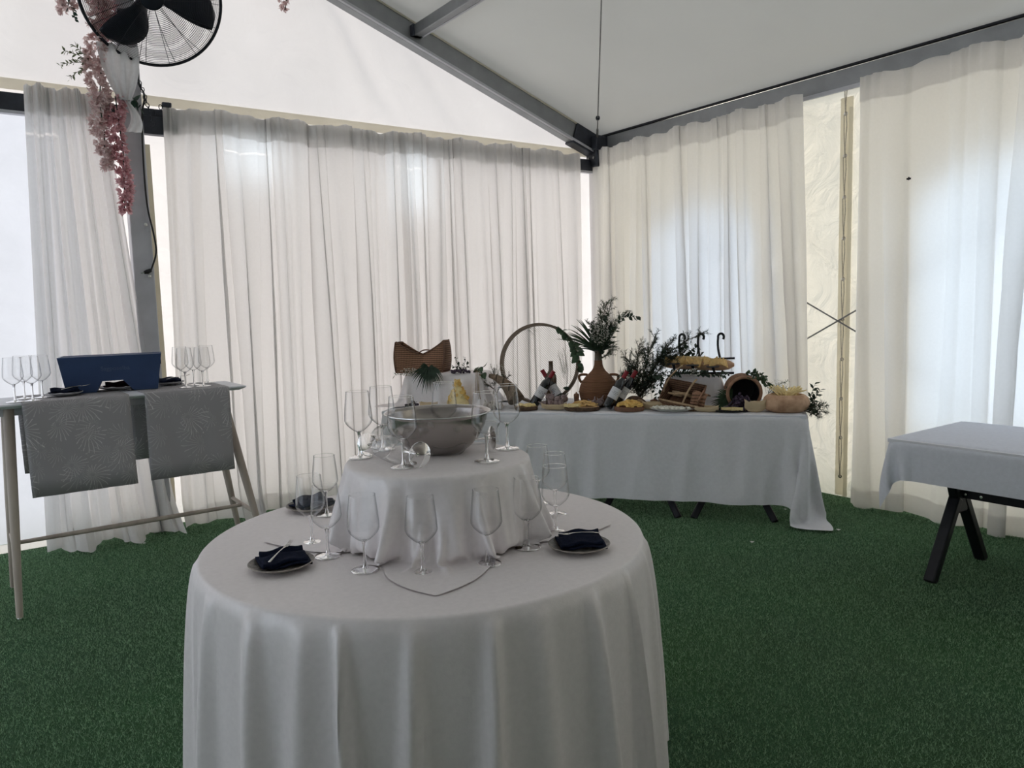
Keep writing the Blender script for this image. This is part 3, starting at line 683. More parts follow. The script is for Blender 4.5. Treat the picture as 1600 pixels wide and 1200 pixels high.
# navy carrier box with arched base
t = None
zb = BZ+.006
A0 = onz((104,616), zb); B0 = onz((247,607), zb)
wd = (B0-A0).length; t = thing('carrier_box', 'navy blue tapered box with arched cut-out and faint lettering', 'box', (A0+B0)/2, math.atan2(B0.y-A0.y, B0.x-A0.x))
mat('navy_card', (.032,.062,.15), .55, 0, .1, 8); mat('card_pale', (.55,.58,.66), .7)
H_ = .205; ht, hb = wd/2+.03, wd/2
mat('card_print', (.08,.115,.20), .6)
def box_front(y, off):
    return [(x_,y-off*z_/H_,z_) for x_,z_ in ((-hb,0),(-hb*.36,0),(-.055,.062),(.055,.062),(hb*.46,0),(hb,0),(ht,H_),(-ht,H_))]
mb = MB(); fr = box_front(0,.03); bk = box_front(.012,.03); nn_ = len(fr)
mb.add(fr+bk, [tuple(range(nn_)), tuple(range(2*nn_-1, nn_-1, -1))]+[(i, nn_+i, nn_+(i+1)%nn_, (i+1)%nn_) for i in range(nn_)])
mb.build('front_panel', MATS['navy_card'], t, smooth=0)
mb = MB(); fr = [(x,y+.13+ (.03+.03)*z/H_,z) for x,y,z in box_front(0,0)]; bk = [(x,y+.012,z) for x,y,z in fr]
mb.add(fr+bk, [tuple(range(nn_)), tuple(range(2*nn_-1, nn_-1, -1))]+[(i, nn_+i, nn_+(i+1)%nn_, (i+1)%nn_) for i in range(nn_)])
mb.build('back_panel', MATS['navy_card'], t, smooth=0)
for sx in (-1, 1):
    mb = MB(); q = [(sx*hb,.006,0),(sx*hb,.135,0),(sx*ht,.19,H_),(sx*ht,-.026,H_)]; q2 = [(x-sx*.01,y,z) for x,y,z in q]
    mb.add(q+q2, [(0,1,2,3),(7,6,5,4),(0,4,5,1),(1,5,6,2),(2,6,7,3),(3,7,4,0)])
    e_ = mb.build('end_panel', MATS['card_pale' if sx < 0 else 'navy_card'], t, smooth=0)
    for zz, hh in ((.155,.03),(.055,.055)):
        kx = sx*(hb+(ht-hb)*zz/H_)+sx*.001; MB().box((kx,.07,zz), (.004,.05,hh)).build('slot', MATS['black_steel'], e_)
mb = MB(); mb.box((0,.08,H_-.004), (2*ht-.004,.19,.006)); mb.build('lid', MATS['navy_card'], t, smooth=0)
fc = bpy.data.curves.new('lettering', 'FONT'); fc.body = 'Sagposelba'; fc.size = .034; fc.align_x = 'CENTER'; fc.extrude = .0004
fo = bpy.data.objects.new('lettering_source', fc); C.objects.link(fo)
dg = bpy.context.evaluated_depsgraph_get(); me = bpy.data.meshes.new_from_object(fo.evaluated_get(dg)); bpy.data.objects.remove(fo); me.name = 'lettering'
me.materials.clear(); me.materials.append(MATS['card_print'])
link('lettering', me, None, t, loc=(.02,-.03*.122/H_-.0008,.122), rot=(PI/2+math.atan2(.03,H_),0,0))

def bset(px, r, lab, nl, rot, nap, seed, fl=None):
    P_ = onz(px, BZ+.006); plate((P_.x,P_.y,BZ+.006), lab, r, 'plate_grey', 'plate_grey'); napkin((P_.x,P_.y,BZ+.0205), rot, nl, .15, .07, nap, seed, .018)
    if fl: fork((P_.x+.05,P_.y-.03,BZ+.05), (0,-.1,rot+.2), fl)
bset((102,618), .088, 'grey plate at the left of the navy box on the bar table', 'dark napkin on the bar table plate left of the box', .1, 'napkin_navy', 7, 'steel fork on the bar table plate left of the box')
bset((186,608), .115, 'grey plate in front of the arch of the navy box', 'wine red napkin on the plate before the navy box', .05, 'napkin_wine', 8)
bset((264,601), .09, 'grey plate beside the right glasses on the bar table', 'dark napkin on the plate right of the navy box', .1, 'napkin_navy', 9, 'steel fork on the plate right of the navy box')
def barpt(px, y):
    lo, hi = -6.5, -3.5
    for _ in range(40):
        md = (lo+hi)/2
        if proj((md, y, BZ))[0] < px: lo = md
        else: hi = md
    return (lo, y, BZ+.005)
for px, y_, lab in [(24,-1.255,'leftmost wine glass of the group at the bar table end'),(39,-1.10,'second wine glass from left at the left end of bar table'),
                (52,-1.26,'third wine glass from left at the left end of bar table'),(67,-1.12,'wine glass nearest the navy box at its left'),
                (284,-.96,'leftmost wine glass right of the navy box'),(291,-1.20,'second wine glass right of the navy box'),(304,-1.08,'third wine glass right of the navy box'),
                (318,-1.20,'fourth wine glass right of the navy box'),(325,-.96,'rightmost wine glass on the bar table')]:
    put_glass(barpt(px, y_), lab)

# ------------------------------------------------------------------ bare white table at right
WX0, WX1, WY0, WY1 = -1.31, -.45, -5.25, -3.76
def ytable(name, label, x0, x1, y0, y1, z, along='y', cat='table'):
    t = thing(name, label, cat, ((x0+x1)/2,(y0+y1)/2,0)); hx_, hy_ = (x1-x0)/2, (y1-y0)/2
    MB().box((0,0,z-.014), (2*hx_-.004,2*hy_-.004,.022)).build('tabletop', MATS['table_white'], t, bevel=.003)
    for s_ in (-1, 1):
        yy = s_*(hy_-.26); lo_ = -.145
        for q in (-1, 1):
            pts = [(q*.30, yy, 0), (q*.055, yy, .34), (q*.035, yy, .47), (-q*.0, yy, .47)]
            mb = MB(); beam(mb, (lo_+q*.30,yy,0), (lo_+q*.035,yy,.42), .05, .06, up=(0,1,0)); mb.build('leg', MATS['black_steel'], t, bevel=.008)
            mb = MB(); beam(mb, (lo_+q*.02,yy,.38), (lo_+q*.17,yy,z-.03), .05, .05, up=(0,1,0)); mb.build('upper_arm', MATS['black_steel'], t, bevel=.006)
        MB().box((lo_,yy,.40), (.11,.052,.13)).build('hub', MATS['black_steel'], t, bevel=.01)
    st = MB().box((-.145,0,.44), (.03,2*hy_-.55,.045)).build('stretcher', MATS['black_steel'], t, bevel=.004)
    for q in (.38,.30): MB().lathe([(0,0),(.008,0),(.008,.004),(0,.005)], 8, Matrix.Translation((-.161,hy_-q,.44)) @ Matrix.Rotation(-PI/2,4,'Y')).build('bolt', MATS['chrome'], st)
    return t
ytable('folding_table', 'table with black splayed steel legs under a white cloth at right', WX0, WX1, WY0, WY1, TZ)
D_ = .205; n1 = int((WX1-WX0+2*D_)/.028); n2 = int((WY1-WY0+2*D_)/.028)
G0 = np.array([[(WX0-D_+(WX1-WX0+2*D_)*i/n1, WY0-D_+(WY1-WY0+2*D_)*j/n2, TZ+.008) for i in range(n1+1)] for j in range(n2+1)])
G0[...,2] = TZ+.004; pin = (G0[...,0] > WX0+.005) & (G0[...,0] < WX1-.005) & (G0[...,1] > WY0+.005) & (G0[...,1] < WY1-.005)
P = drape(G0, col_box(WX0, WX1, WY0, WY1, TZ, 0), 90, 10, 2, noise=.001, pin=pin)
mb = MB(); mb.grid(P); o = mb.build('tablecloth', MATS['table_linen_blue'], smooth=170, sub=1)
o.data.transform(Matrix.Translation((-(WX0+WX1)/2,-(WY0+WY1)/2,-TZ))); o.location = ((WX0+WX1)/2,(WY0+WY1)/2,TZ); tag(o, 'plain white cloth with short overhang on the empty table at right', 'tablecloth')
# ------------------------------------------------------------------ buffet across the corner
BO = Vector((-.863, -2.987, 0)); BU = Vector((-.634, .773, 0)).normalized(); BV = Vector((-BU.y*-1, BU.x*-1, 0)); BV = Vector((BU.y, -BU.x, 0))
BR = math.atan2(-BU.y, -BU.x); BL = 3.10; BD = .74; BZT = .755
def bpt(u, v, z=0): return BO + BU*u + BV*v + Vector((0,0,z))
def bu(px, v, z=BZT):
    lo, hi = -1.0, 4.0
    for _ in range(40):
        md = (lo+hi)/2
        if proj(bpt(md, v, z))[0] > px: lo = md
        else: hi = md
    return lo
def bp(px, v, z=BZT): return bpt(bu(px, v, z), v, z)
def mpp(P_): return (Vector(P_)-CAM).dot(FV)/FPX      # metres per photograph pixel there
def bthing(name, label, cat, px, v, z=BZT, group=None, rz=0, rot=None):
    P_ = bp(px, v, z); return thing(name, label, cat, P_, BR+rz, group, (rot[0], rot[1], BR+rot[2]) if rot else None)

def xtable(label, u0, u1):
    c = bpt((u0+u1)/2, BD/2); t = thing('folding_table', label, 'table', c, BR); hx_ = (u1-u0)/2; hy_ = BD/2
    MB().box((0,0,.735), (2*hx_-.01,2*hy_-.01,.024)).build('tabletop', MATS['table_white'], t, bevel=.003)
    for s_ in (-1, 1):
        xx = s_*(hx_-.47)
        for q in (-1, 1):
            for vy in (-1, 1):
                mb = MB(); beam(mb, (xx+q*.275,vy*(hy_-.03),0), (xx+q*.04,vy*.05,.42), .045, .05, up=(0,1,0)); mb.build('leg', MATS['black_steel'], t, bevel=.008)
            mb = MB(); beam(mb, (xx+q*.02,0,.38), (xx+q*.17,0,.72), .05, .045, up=(0,1,0)); mb.build('upper_arm', MATS['black_steel'], t, bevel=.006)
        MB().box((xx,0,.40), (.13,.13,.12)).build('hub', MATS['black_steel'], t, bevel=.01)
    MB().box((0,0,.44), (2*hx_-.8,.03,.045)).build('stretcher', MATS['black_steel'], t, bevel=.004)
xtable('buffet table with black splayed legs showing under the cloth, right half', .01, 1.60)
xtable('buffet table hidden under a white cloth, left half behind the round table', 1.61, BL)
def bcloth(label, u0, u1, dl, dr, df, dbk, seed, z):
    x0, x1 = -u1, -u0; h_ = .031
    nx3 = int((x1-x0+dl+dr)/h_); ny3 = int((BD+df+dbk)/h_)
    G0 = np.array([[(x0-dl+(x1-x0+dl+dr)*i/nx3, -df+(BD+df+dbk)*j/ny3, z+.004) for i in range(nx3+1)] for j in range(ny3+1)])
    pin = (G0[...,0] > (x0+.006 if dl else -99)) & (G0[...,0] < (x1-.006 if dr else 99)) & (G0[...,1] > .006) & (G0[...,1] < BD-.006)
    P_ = drape(G0, col_box(x0 if dl else x0-.5, x1 if dr else x1+.5, 0, BD, z, .016, wally=BD+.02), 110, 12, seed, noise=.003, bend=.08, pin=pin)
    R = random.Random(seed*7); hang = np.clip((z-.01-P_[...,2])/.57, 0, 1); fr_ = (P_[...,1] < .004) & (P_[...,2] > .05); xx = P_[...,0]; dsp = np.zeros_like(xx)
    for k in range(13):
        x_ = R.uniform(x0, x1+.1); w_ = R.uniform(.015,.06); dsp += R.uniform(.012,.04)*np.exp(-((xx-x_-R.uniform(-.16,.16)*hang)/(w_*(.6+hang)))**2)
    for x_ in (x0+.45, x0+.9, x0+1.3): dsp += .006*np.exp(-((xx-x_)/.012)**2)
    P_[...,1] -= np.where(fr_, dsp*hang**.7, 0)
    mb = MB(); mb.grid(P_); o = mb.build('tablecloth', MATS['table_linen_grey'], smooth=170, sub=1, loc=BO, rot=(0,0,BR)); return tag(o, label, 'tablecloth')
bcloth('white cloth on the right half of the buffet, corner touching the turf', 0, 1.60, 0, .44, .575, .25, 5, .752)
bcloth('white cloth on the left half of the buffet behind the glasses', 1.57, BL, .3, 0, .60, .25, 6, .7495)

# ---- risers
def riser(label, labelc, px0, px1, v0, v1, h_, fl, seed):
    ua, ub = bu(px0, v0, BZT+h_), bu(px1, v0, BZT+h_); w = ua-ub; c = bpt((ua+ub)/2, (v0+v1)/2, BZT+.004)
    t = thing('display_riser', label, 'riser', c, BR); MB().box((0,0,h_/2), (w-.01, v1-v0-.01, h_-.004)).build('crate', MATS['table_wood'], t, bevel=.004)
    hx_, hy_ = w/2, (v1-v0)/2; e = h_+fl; hh = .022; nx3, ny3 = int((w+2*e)/hh), int((2*hy_+2*e)/hh)
    G0 = np.array([[(-hx_-e+(w+2*e)*i/nx3, -hy_-e+(2*hy_+2*e)*j/ny3, h_+.006) for i in range(nx3+1)] for j in range(ny3+1)])
    pin = (np.abs(G0[...,0]) < hx_-.006) & (np.abs(G0[...,1]) < hy_-.006)
    P_ = drape(G0, col_box(-hx_, hx_, -hy_, hy_, h_+.002, .0, taper=.18), 80, 9, seed, fric=.4, bend=.06, pin=pin)
    mb = MB(); mb.grid(P_); o = mb.build('riser_cloth', MATS['table_linen'], smooth=170, sub=1, loc=c+Vector((0,0,.003)), rot=(0,0,BR)); tag(o, labelc, 'cloth', 'cloths over the buffet risers'); return c
riser('crate under the white cloth below the woven basket', 'white cloth draped over the riser below the woven basket', 632, 752, .30, .62, .245, .02, 8)
riser('crate under the white cloth below the bread stand', 'white cloth draped over the riser below the iron bread stand', 1042, 1126, .34, .64, .215, .0, 9)

# ---- materials of the display
def weave(name, col, sx=90, sz=120, dark=.35):
    mt, nt, N, L = nodes(name); p = N['Principled BSDF']; p.inputs['Roughness'].default_value = .75; p.inputs['Specular IOR Level'].default_value = .2
    tc = N.new('ShaderNodeTexCoord'); w1 = N.new('ShaderNodeTexWave'); w1.bands_direction = 'Z'; w1.inputs['Scale'].default_value = sz/6.28; w1.inputs['Distortion'].default_value = 1.5; w1.inputs['Detail'].default_value = 1
    w2 = N.new('ShaderNodeTexWave'); w2.bands_direction = 'X'; w2.inputs['Scale'].default_value = sx/6.28; w2.inputs['Distortion'].default_value = 1.0
    L.new(tc.outputs['Object'], w1.inputs['Vector']); L.new(tc.outputs['Object'], w2.inputs['Vector'])
    mu = N.new('ShaderNodeMath'); mu.operation = 'MULTIPLY'; L.new(w1.outputs['Fac'], mu.inputs[0]); L.new(w2.outputs['Fac'], mu.inputs[1])
    ad = N.new('ShaderNodeMath'); ad.operation = 'ADD'; L.new(mu.outputs[0], ad.inputs[0]); L.new(w1.outputs['Fac'], ad.inputs[1])
    cr = N.new('ShaderNodeValToRGB'); e = cr.color_ramp.elements; e[0].color = (*[c*dark for c in col],1); e[1].color = (*col,1); e[1].position = .9
    L.new(ad.outputs[0], cr.inputs[0]); L.new(cr.outputs[0], p.inputs['Base Color'])
    bp_ = N.new('ShaderNodeBump'); bp_.inputs['Strength'].default_value = .7; bp_.inputs['Distance'].default_value = .004; L.new(ad.outputs[0], bp_.inputs['Height']); L.new(bp_.outputs[0], p.inputs['Normal'])
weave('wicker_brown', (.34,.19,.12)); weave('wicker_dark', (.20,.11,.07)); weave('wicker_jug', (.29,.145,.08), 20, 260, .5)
mat('leather_trim', (.16,.085,.055), .6); mat('bread_crust', (.52,.29,.17), .75, 0, .25, 14, .25, 60, tint=(.70,.46,.30)); mat('bread_crumb', (.62,.47,.27), .9, 0, .2, 60, .3, 90)
mat('cheese_yellow', (.88,.60,.20), .55, 0, .15, 30, spec=.3); mat('cheese_pale', (.92,.74,.38), .55, 0, .12, 40); mat('cheese_slice', (.80,.54,.22), .6, 0, .2, 30)
mat('bamboo_leaf', (.70,.54,.34), .7, 0, .2, 10, .1, 120, stretch=(1,6,1), tint=(.70,.56,.36))
mat('bark', (.10,.06,.04), .9, 0, .5, 40, .8, 60); mat('cut_wood', (.40,.26,.15), .75, 0, .2, 20); mat('board_wood', (.20,.10,.06), .6, 0, .25, 20, stretch=(1,8,1))
mat('wine_bottle', (.008,.010,.014), .12, 0, .1, 10, spec=.6, coat=.4); mat('olive_bottle', (.11,.075,.05), .2, 0, .1, 10, spec=.5); mat('paper_label', (.72,.72,.74), .8, 0, .05, 20); mat('label_ink', (.12,.12,.14), .8)
mat('capsule_red', (.26,.018,.028), .35, 0, .1, 20); mat('garlic', (.20,.13,.13), .7, 0, .35, 40, .2, 60, tint=(.42,.33,.32)); mat('garlic_white', (.50,.45,.41), .6, 0, .12, 40)
mat('grape', (.022,.010,.030), .35, 0, .6, 50, spec=.5, tint=(.055,.030,.065)); mat('leaf_dark', (.032,.055,.036), .55, 0, .4, 30, spec=.3, trl=.15); mat('leaf_mid', (.055,.095,.052), .55, 0, .4, 30, spec=.3, trl=.2)
mat('leaf_palm', (.030,.055,.026), .5, 0, .35, 30, trl=.2); mat('twig', (.075,.06,.04), .85); mat('tiny_flower', (.72,.70,.64), .8, trl=.2); mat('pepper_red', (.33,.03,.025), .3, 0, .2, 30, spec=.6)
mat('white_dish', (.62,.60,.56), .35); mat('mozzarella', (.86,.84,.76), .6, 0, .15, 60); mat('black_slate', (.012,.012,.014), .5); mat('cork_pot', (.22,.11,.065), .7, 0, .3, 30); mat('raffia', (.40,.28,.17), .85, 0, .25, 40)
mat('terracotta', (.34,.19,.12), .8, 0, .25, 25, .2, 60); mat('hoop_wood', (.20,.15,.11), .65, 0, .2, 20); mat('horn_wicker', (.20,.145,.10), .85, 0, .3, 60, .6, 120)
mt, nt, N, L = nodes('sieve_mesh'); N.remove(N['Principled BSDF']); out = N['Material Output']; tc = N.new('ShaderNodeTexCoord')
w1 = N.new('ShaderNodeTexWave'); w1.bands_direction = 'DIAGONAL'; w1.inputs['Scale'].default_value = 34; w1.inputs['Distortion'].default_value = 1.2; L.new(tc.outputs['Object'], w1.inputs['Vector'])
cr = N.new('ShaderNodeValToRGB'); e = cr.color_ramp.elements; e[0].position = .55; e[1].position = .85; e[0].color = (.10,.10,.10,1); e[1].color = (.36,.36,.36,1); L.new(w1.outputs['Fac'], cr.inputs[0])
tr = N.new('ShaderNodeBsdfTransparent'); df = N.new('ShaderNodeBsdfDiffuse'); df.inputs[0].default_value = (.62,.59,.55,1); mx = N.new('ShaderNodeMixShader'); L.new(cr.outputs[0], mx.inputs[0]); L.new(tr.outputs[0], mx.inputs[1]); L.new(df.outputs[0], mx.inputs[2]); L.new(mx.outputs[0], out.inputs[0])

# ---- plants
def shared(name, mb, mt_, smooth=True):
    me = bpy.data.meshes.new(name); me.from_pydata(mb.v, [], mb.f); me.update()
    if smooth: me.polygons.foreach_set('use_smooth', [True]*len(me.polygons))
    me.materials.append(MATS[mt_]); return me
def rv(R, s=1): return Vector((R.uniform(-s,s), R.uniform(-s,s), R.uniform(-s,s)))
def bez(p0, p1, p2, n=8):
    p0, p1, p2 = Vector(p0), Vector(p1), Vector(p2); return [p0*(1-t)**2+p1*2*t*(1-t)+p2*t*t for t in [i/n for i in range(n+1)]]
LEAFM = {}
def leaf_mesh(L_, W_, mt_, bend=.15):
    k = (round(L_,3), round(W_,3), mt_)
    if k not in LEAFM: LEAFM[k] = shared('leaf', MB().leaf((0,0,0),(1,0,0),(0,0,1),L_,W_,bend,4), mt_)
    return LEAFM[k]
def leafy(t, stems, L_, W_, mt_, step, seed, single=False, spread=1.0, twig_r=.0018):
    """stems with alternate leaves; big leaves are parts of their own, small ones one foliage mesh"""
    R = random.Random(seed); mb = MB(); sm = MB()
    for st in stems:
        sm.tube(st, [twig_r*(1-.6*i/(len(st)-1)) for i in range(len(st))], 5)
        acc = 0; s_ = 1
        for a, b in zip(st, st[1:]):
            d = (b-a); ln = d.length; d = d.normalized() if ln else Vector((0,0,1)); q = step-acc
            while q < ln:
                p_ = a+d*q; sd_ = d.cross(rv(R)).normalized(); dr = (d*.6 + sd_*spread).normalized(); nrm = (rv(R)+Vector((0,-.6,.6))).normalized()
                sc = R.uniform(.75,1.15)
                if single:
                    x = dr; y = nrm.cross(x).normalized(); z = x.cross(y); M = Matrix((x,y,z)).transposed().to_4x4()
                    o = link('leaf', leaf_mesh(L_, W_, mt_), None, t); o.matrix_local = Matrix.Translation(p_) @ M @ Matrix.Scale(sc,4)
                else: mb.leaf(p_, dr, nrm, L_*sc, W_*sc, R.uniform(.05,.3), 2)
                s_ = -s_; q += step*R.uniform(.7,1.3)
            acc = (acc+ln) % step
    sm.build('stem', MATS['twig'], t)
    if not single: tag(mb.build('foliage', MATS[mt_], t, smooth=170), kind='stuff')
def conifer(t, mains, side, needle, seed, mt_='leaf_dark', dens=.011, wn=.0048):
    R = random.Random(seed); sm = MB(); mb = MB()
    def needles(path, ln_):
        for a, b in zip(path, path[1:]):
            d = b-a; n_ = max(1, int(d.length/dens)); dn = d.normalized()
            for i in range(n_):
                p_ = a+d*(i/n_)
                for s_ in (0, 1):
                    dr = (dn*.9+rv(R, 1.0)).normalized(); mb.leaf(p_, dr, rv(R), ln_*R.uniform(.6,1.2), wn, .1, 1)
    for mn in mains:
        sm.tube(mn, [.0045*(1-.75*i/(len(mn)-1)) for i in range(len(mn))], 6); n_ = len(mn); tot = sum((b-a).length for a,b in zip(mn,mn[1:]))
        needles(mn[n_//3:], needle); k = 0
        for a, b in zip(mn, mn[1:]):
            k += 1
            for _ in range(4):
                if k < 2: continue
                p_ = a.lerp(b, R.random()); d = (b-a).normalized(); sd_ = (d*.75+rv(R,1)*Vector((1,.6,1))).normalized() if False else (d*.8+Vector((R.uniform(-1,1),R.uniform(-.6,.6),R.uniform(-.8,.9)))).normalized()
                l_ = side*R.uniform(.5,1.1)*(1-.5*k/n_); tw = bez(p_, p_+sd_*l_*.5+Vector((0,0,.01)), p_+sd_*l_+Vector((0,0,.02*R.random())), 4)
                sm.tube(tw, [.0016,.0014,.0012,.001,.0006], 4); needles(tw, needle)
                for q in (1,2,3):
                    s2 = (tw[q+1]-tw[q-1]).normalized()*.6+rv(R,.8); e_ = tw[q]+s2.normalized()*l_*.35; needles([tw[q], tw[q].lerp(e_,.5), e_], needle); sm.tube([tw[q], e_], .0007, 3)
    sm.build('branch', MATS['twig'], t); tag(mb.build('foliage', MATS[mt_], t, smooth=170), kind='stuff')
def breath(t, c, r, n_, seed, root=None, fl=.0042):
    R = random.Random(seed); sm = MB(); mb = MB(); c = Vector(c); root = Vector(root) if root else c-Vector((0,0,r[2]))
    for i in range(n_):
        d = rv(R); 
        while d.length > 1: d = rv(R)
        p_ = c+Vector((d.x*r[0], d.y*r[1], d.z*r[2])); f_ = fl*R.uniform(.6,1.2)
        mb.add([p_+Vector(q)*f_ for q in ((1,0,0),(-1,0,0),(0,1,0),(0,-1,0),(0,0,1),(0,0,-1))], [(0,2,4),(2,1,4),(1,3,4),(3,0,4),(2,0,5),(1,2,5),(3,1,5),(0,3,5)])
        if i % 3 == 0: sm.tube([root.lerp(p_,.35)+rv(R,.008), p_], .0006, 3)
    sm.build('stem', MATS['leaf_mid'], t); tag(mb.build('blossoms', MATS['tiny_flower'], t, smooth=0), kind='stuff')
def palm(t, root, dirs, L_, mt_='leaf_palm', W_=.010, droop=.25, seed=1):
    R = random.Random(seed)
    for d in dirs:
        d = Vector(d).normalized(); l_ = L_*R.uniform(.8,1.1); e_ = Vector(root)+d*l_-Vector((0,0,droop*l_)); pts = bez(root, Vector(root)+d*l_*.6+Vector((0,0,.03)), e_, 7)
        mb = MB(); w = Vector((0,1,0)).cross(d).normalized(); vv = []; ff = []
        for i, p_ in enumerate(pts):
            k = W_/2*math.sin(PI*(.12+.86*i/7)); vv += [p_-w*k, p_+w*k]
        for i in range(7): ff.append((2*i,2*i+1,2*i+3,2*i+2))
        mb.add(vv, ff); mb.build('leaflet', MATS[mt_], t, smooth=170)

# ---- woven pannier on the left riser
zr = BZT+.255
t = bthing('woven_basket', 'brown woven basket with two flared lobes and pinched middle', 'basket', 662, .46, zr)
W2 = .205; rows = []
def pan(y, sg):
    r_ = []
    for i in range(25):
        u = i/24*2-1; top = .175+.085*abs(u)**1.5 + (.02 if u > .55 else 0)*max(0,u)
        r_.append((u, top))
    return r_
for side_, y0 in (('front_wall',-.10), ('back_wall',.10)):
    mb = MB(); rows = []
    for j in range(9):
        q = j/8; row = []
        for i in range(25):
            u = i/24*2-1; top = .145+.105*abs(u)**1.4+(.025*max(0,u-.5)); bow = 1+.06*math.sin(PI*q)
            pinch = 1-.42*q*math.exp(-(u*2.4)**2)
            row.append((u*W2*bow*(1-.05*(1-q)), y0*pinch*(1-.35*q*q*(abs(u)>.0)), top*q))
        rows.append(row)
    mb.grid(rows); mb.build(side_, MATS['wicker_brown'], t, smooth=60, solid=.007)
for s_ in (-1, 1):
    mb = MB(); rows = []
    for j in range(7):
        q = j/6; top = .25+(.0125 if s_ > 0 else 0); x_ = s_*W2*(1+.06*math.sin(PI*q))*(1-.05*(1-q)); w_ = .10*(1-.35*q*q)
        rows.append([(x_+s_*.012*math.cos(PI*(k/6-.5)), -w_+2*w_*k/6, top*q) for k in range(7)])
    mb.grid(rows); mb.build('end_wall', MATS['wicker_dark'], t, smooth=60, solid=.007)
MB().box((0,0,.004),(.38,.17,.008)).build('base', MATS['wicker_dark'], t)
for s_ in (-1, 1):
    MB().tube([(u*W2*1.0, -.10*(1-.42*math.exp(-(u*2.4)**2))*(.65)-.004, .145+.105*abs(u)**1.4+.003) for u in [s_*(.12+.88*i/10) for i in range(11)]], .006, 6).build('rim_binding', MATS['leather_trim'], t)
    MB().tube([(s_*W2*(1+.06*math.sin(PI*j/6))*(1-.05*(1-j/6))+s_*.004, -.10*(1-.35*(j/6)**2)-.002, .25*j/6) for j in range(7)], .007, 6).build('corner_binding', MATS['leather_trim'], t)
MB().tube(bez((-.03,-.02,.155),(.02,-.03,.20),(.09,-.02,.172)), .005, 6).build('handle', MATS['leather_trim'], t)

t = bthing('palm_frond', 'dark green palm frond drooping below the woven basket', 'foliage', 672, .26, zr)
palm(t, (0,0,.045), [(math.cos(a_), -.45, math.sin(a_)) for a_ in np.linspace(PI*1.02, PI*1.98, 26)], .16, 'leaf_dark', .011, .25, 3)
palm(t, (-.01,.0,.05), [(math.cos(a_), -.5, math.sin(a_)*.6) for a_ in np.linspace(PI*.7, PI*2.1, 14)], .09, 'leaf_dark', .012, .2, 4)
t = bthing('flower_sprig', "white baby's breath sprig at the left foot of the woven basket", 'flowers', 640, .27, zr); breath(t, (0,0,.015), (.085,.04,.035), 150, 5, (.05,0,.0))
leafy(t, [bez((.05,0,0),(-.02,-.02,.02),(-.12,-.03,-.01))], .03, .008, 'leaf_mid', .014, 6)
t = bthing('leafy_sprig', 'dark glossy leafy sprig right of the woven basket', 'foliage', 722, .40, zr)
leafy(t, [bez((0,0,-.02),(-.03,0,.05),(-.06,0,.12)), bez((0,0,-.02),(.02,0,.05),(.04,-.02,.125)), bez((0,0,-.01),(-.02,-.02,.03),(-.07,-.04,.06)), bez((.0,0,-.01),(.03,0,.03),(.06,-.02,.07))], .030, .018, 'leaf_dark', .012, 8)
t = bthing('ivy_sprig', 'ivy sprig with broad leaves between basket and hoop', 'foliage', 746, .36, zr-.02)
leafy(t, [bez((-.05,0,0),(0,0,.07),(.06,-.02,.07)), bez((-.03,0,.01),(.02,-.03,.03),(.08,-.04,.02))], .062, .045, 'leaf_mid', .026, 9, single=True)
t = bthing('flower_sprig', "baby's breath and fern sprig beside the left edge of the hoop", 'flowers', 778, .34, BZT+.14)
breath(t, (0,0,.12), (.08,.04,.07), 110, 11, (0,0,-.02), .0036)
conifer(t, [bez((-.04,0,-.05),(0,0,.06),(-.04,0,.14),6), bez((-.02,0,-.06),(.04,-.02,.05),(.11,-.03,.10),6), bez((-.02,0,-.02),(-.07,-.02,.02),(-.12,-.03,.06),5), bez((0,0,0),(.06,-.04,.0),(.12,-.05,.02),5)], .06, .014, 12, 'leaf_mid')

GRAPE = shared('grape', MB().ball((0,0,0), .0102, 8, 6), 'grape')
def grapes(name, label, px, v, z, pts, group='bunches of dark grapes'):
    t = bthing(name, label, 'grapes', px, v, z, group)
    for p_ in pts: link('grape', GRAPE, None, t, loc=p_)
    MB().tube([(0,.0,.015),(.01,.02,.035),(.03,.03,.045)], .0018, 5).build('stem', MATS['twig'], t); return t
def heap(R, n_, w, d, h_):
    out_ = []
    for i in range(n_):
        x = R.uniform(-1,1); y = R.uniform(-1,1)
        if x*x+y*y > 1: x *= .6; y *= .6
        out_.append((x*w, y*d, .009+h_*R.random()*(1-(x*x+y*y)*.8)))
    return out_
R = random.Random(21)
grapes('grape_bunch', 'dark grapes on the riser edge right of the woven basket', 718, .31, zr-.0, heap(R, 34, .085, .03, .03))
grapes('grape_bunch', 'small bunch of dark grapes at the left end of the buffet', 644, .16, BZT, heap(R, 30, .055, .045, .045))

# bamboo boats
def boat(label, px, v, w, h_, rz=0, z=BZT, tilt=0):
    t = bthing('bamboo_boat', label, 'dish', px, v, z+.002, 'bamboo leaf boats', rot=(tilt,0,rz)); rows = []
    for j in range(11):
        q = j/10*2-1; row = []
        for i in range(17):
            u = i/16*2-1; wid = .40*w*(1-.55*abs(u)**3); lift = h_*(.35*abs(u)**3)
            row.append((u*w/2, q*wid*.62*(1-.1*q*q), lift + h_*(q*q)*(1-.15*abs(u)) ))
        rows.append(row)
    mb = MB(); mb.grid(rows); mb.build('hull', MATS['bamboo_leaf'], t, smooth=170, solid=.002)
    for s_ in (-1, 1): MB().box((s_*w*.485,0,h_*.62), (.004,w*.16,h_*.55)).build('folded_end', MATS['bamboo_leaf'], t)
    return t
boat('bamboo boat left of the cheese heap at the far left', 670, .12, .14, .045)
boat('bamboo boat of red peppers below the garlic bulbs', 866, .10, .185, .045)
boat('bamboo boat behind the white oval dish', 1022, .17, .17, .055, .2)
boat('bamboo boat with red garnish right of the oval dish', 1104, .06, .16, .038, -.1)
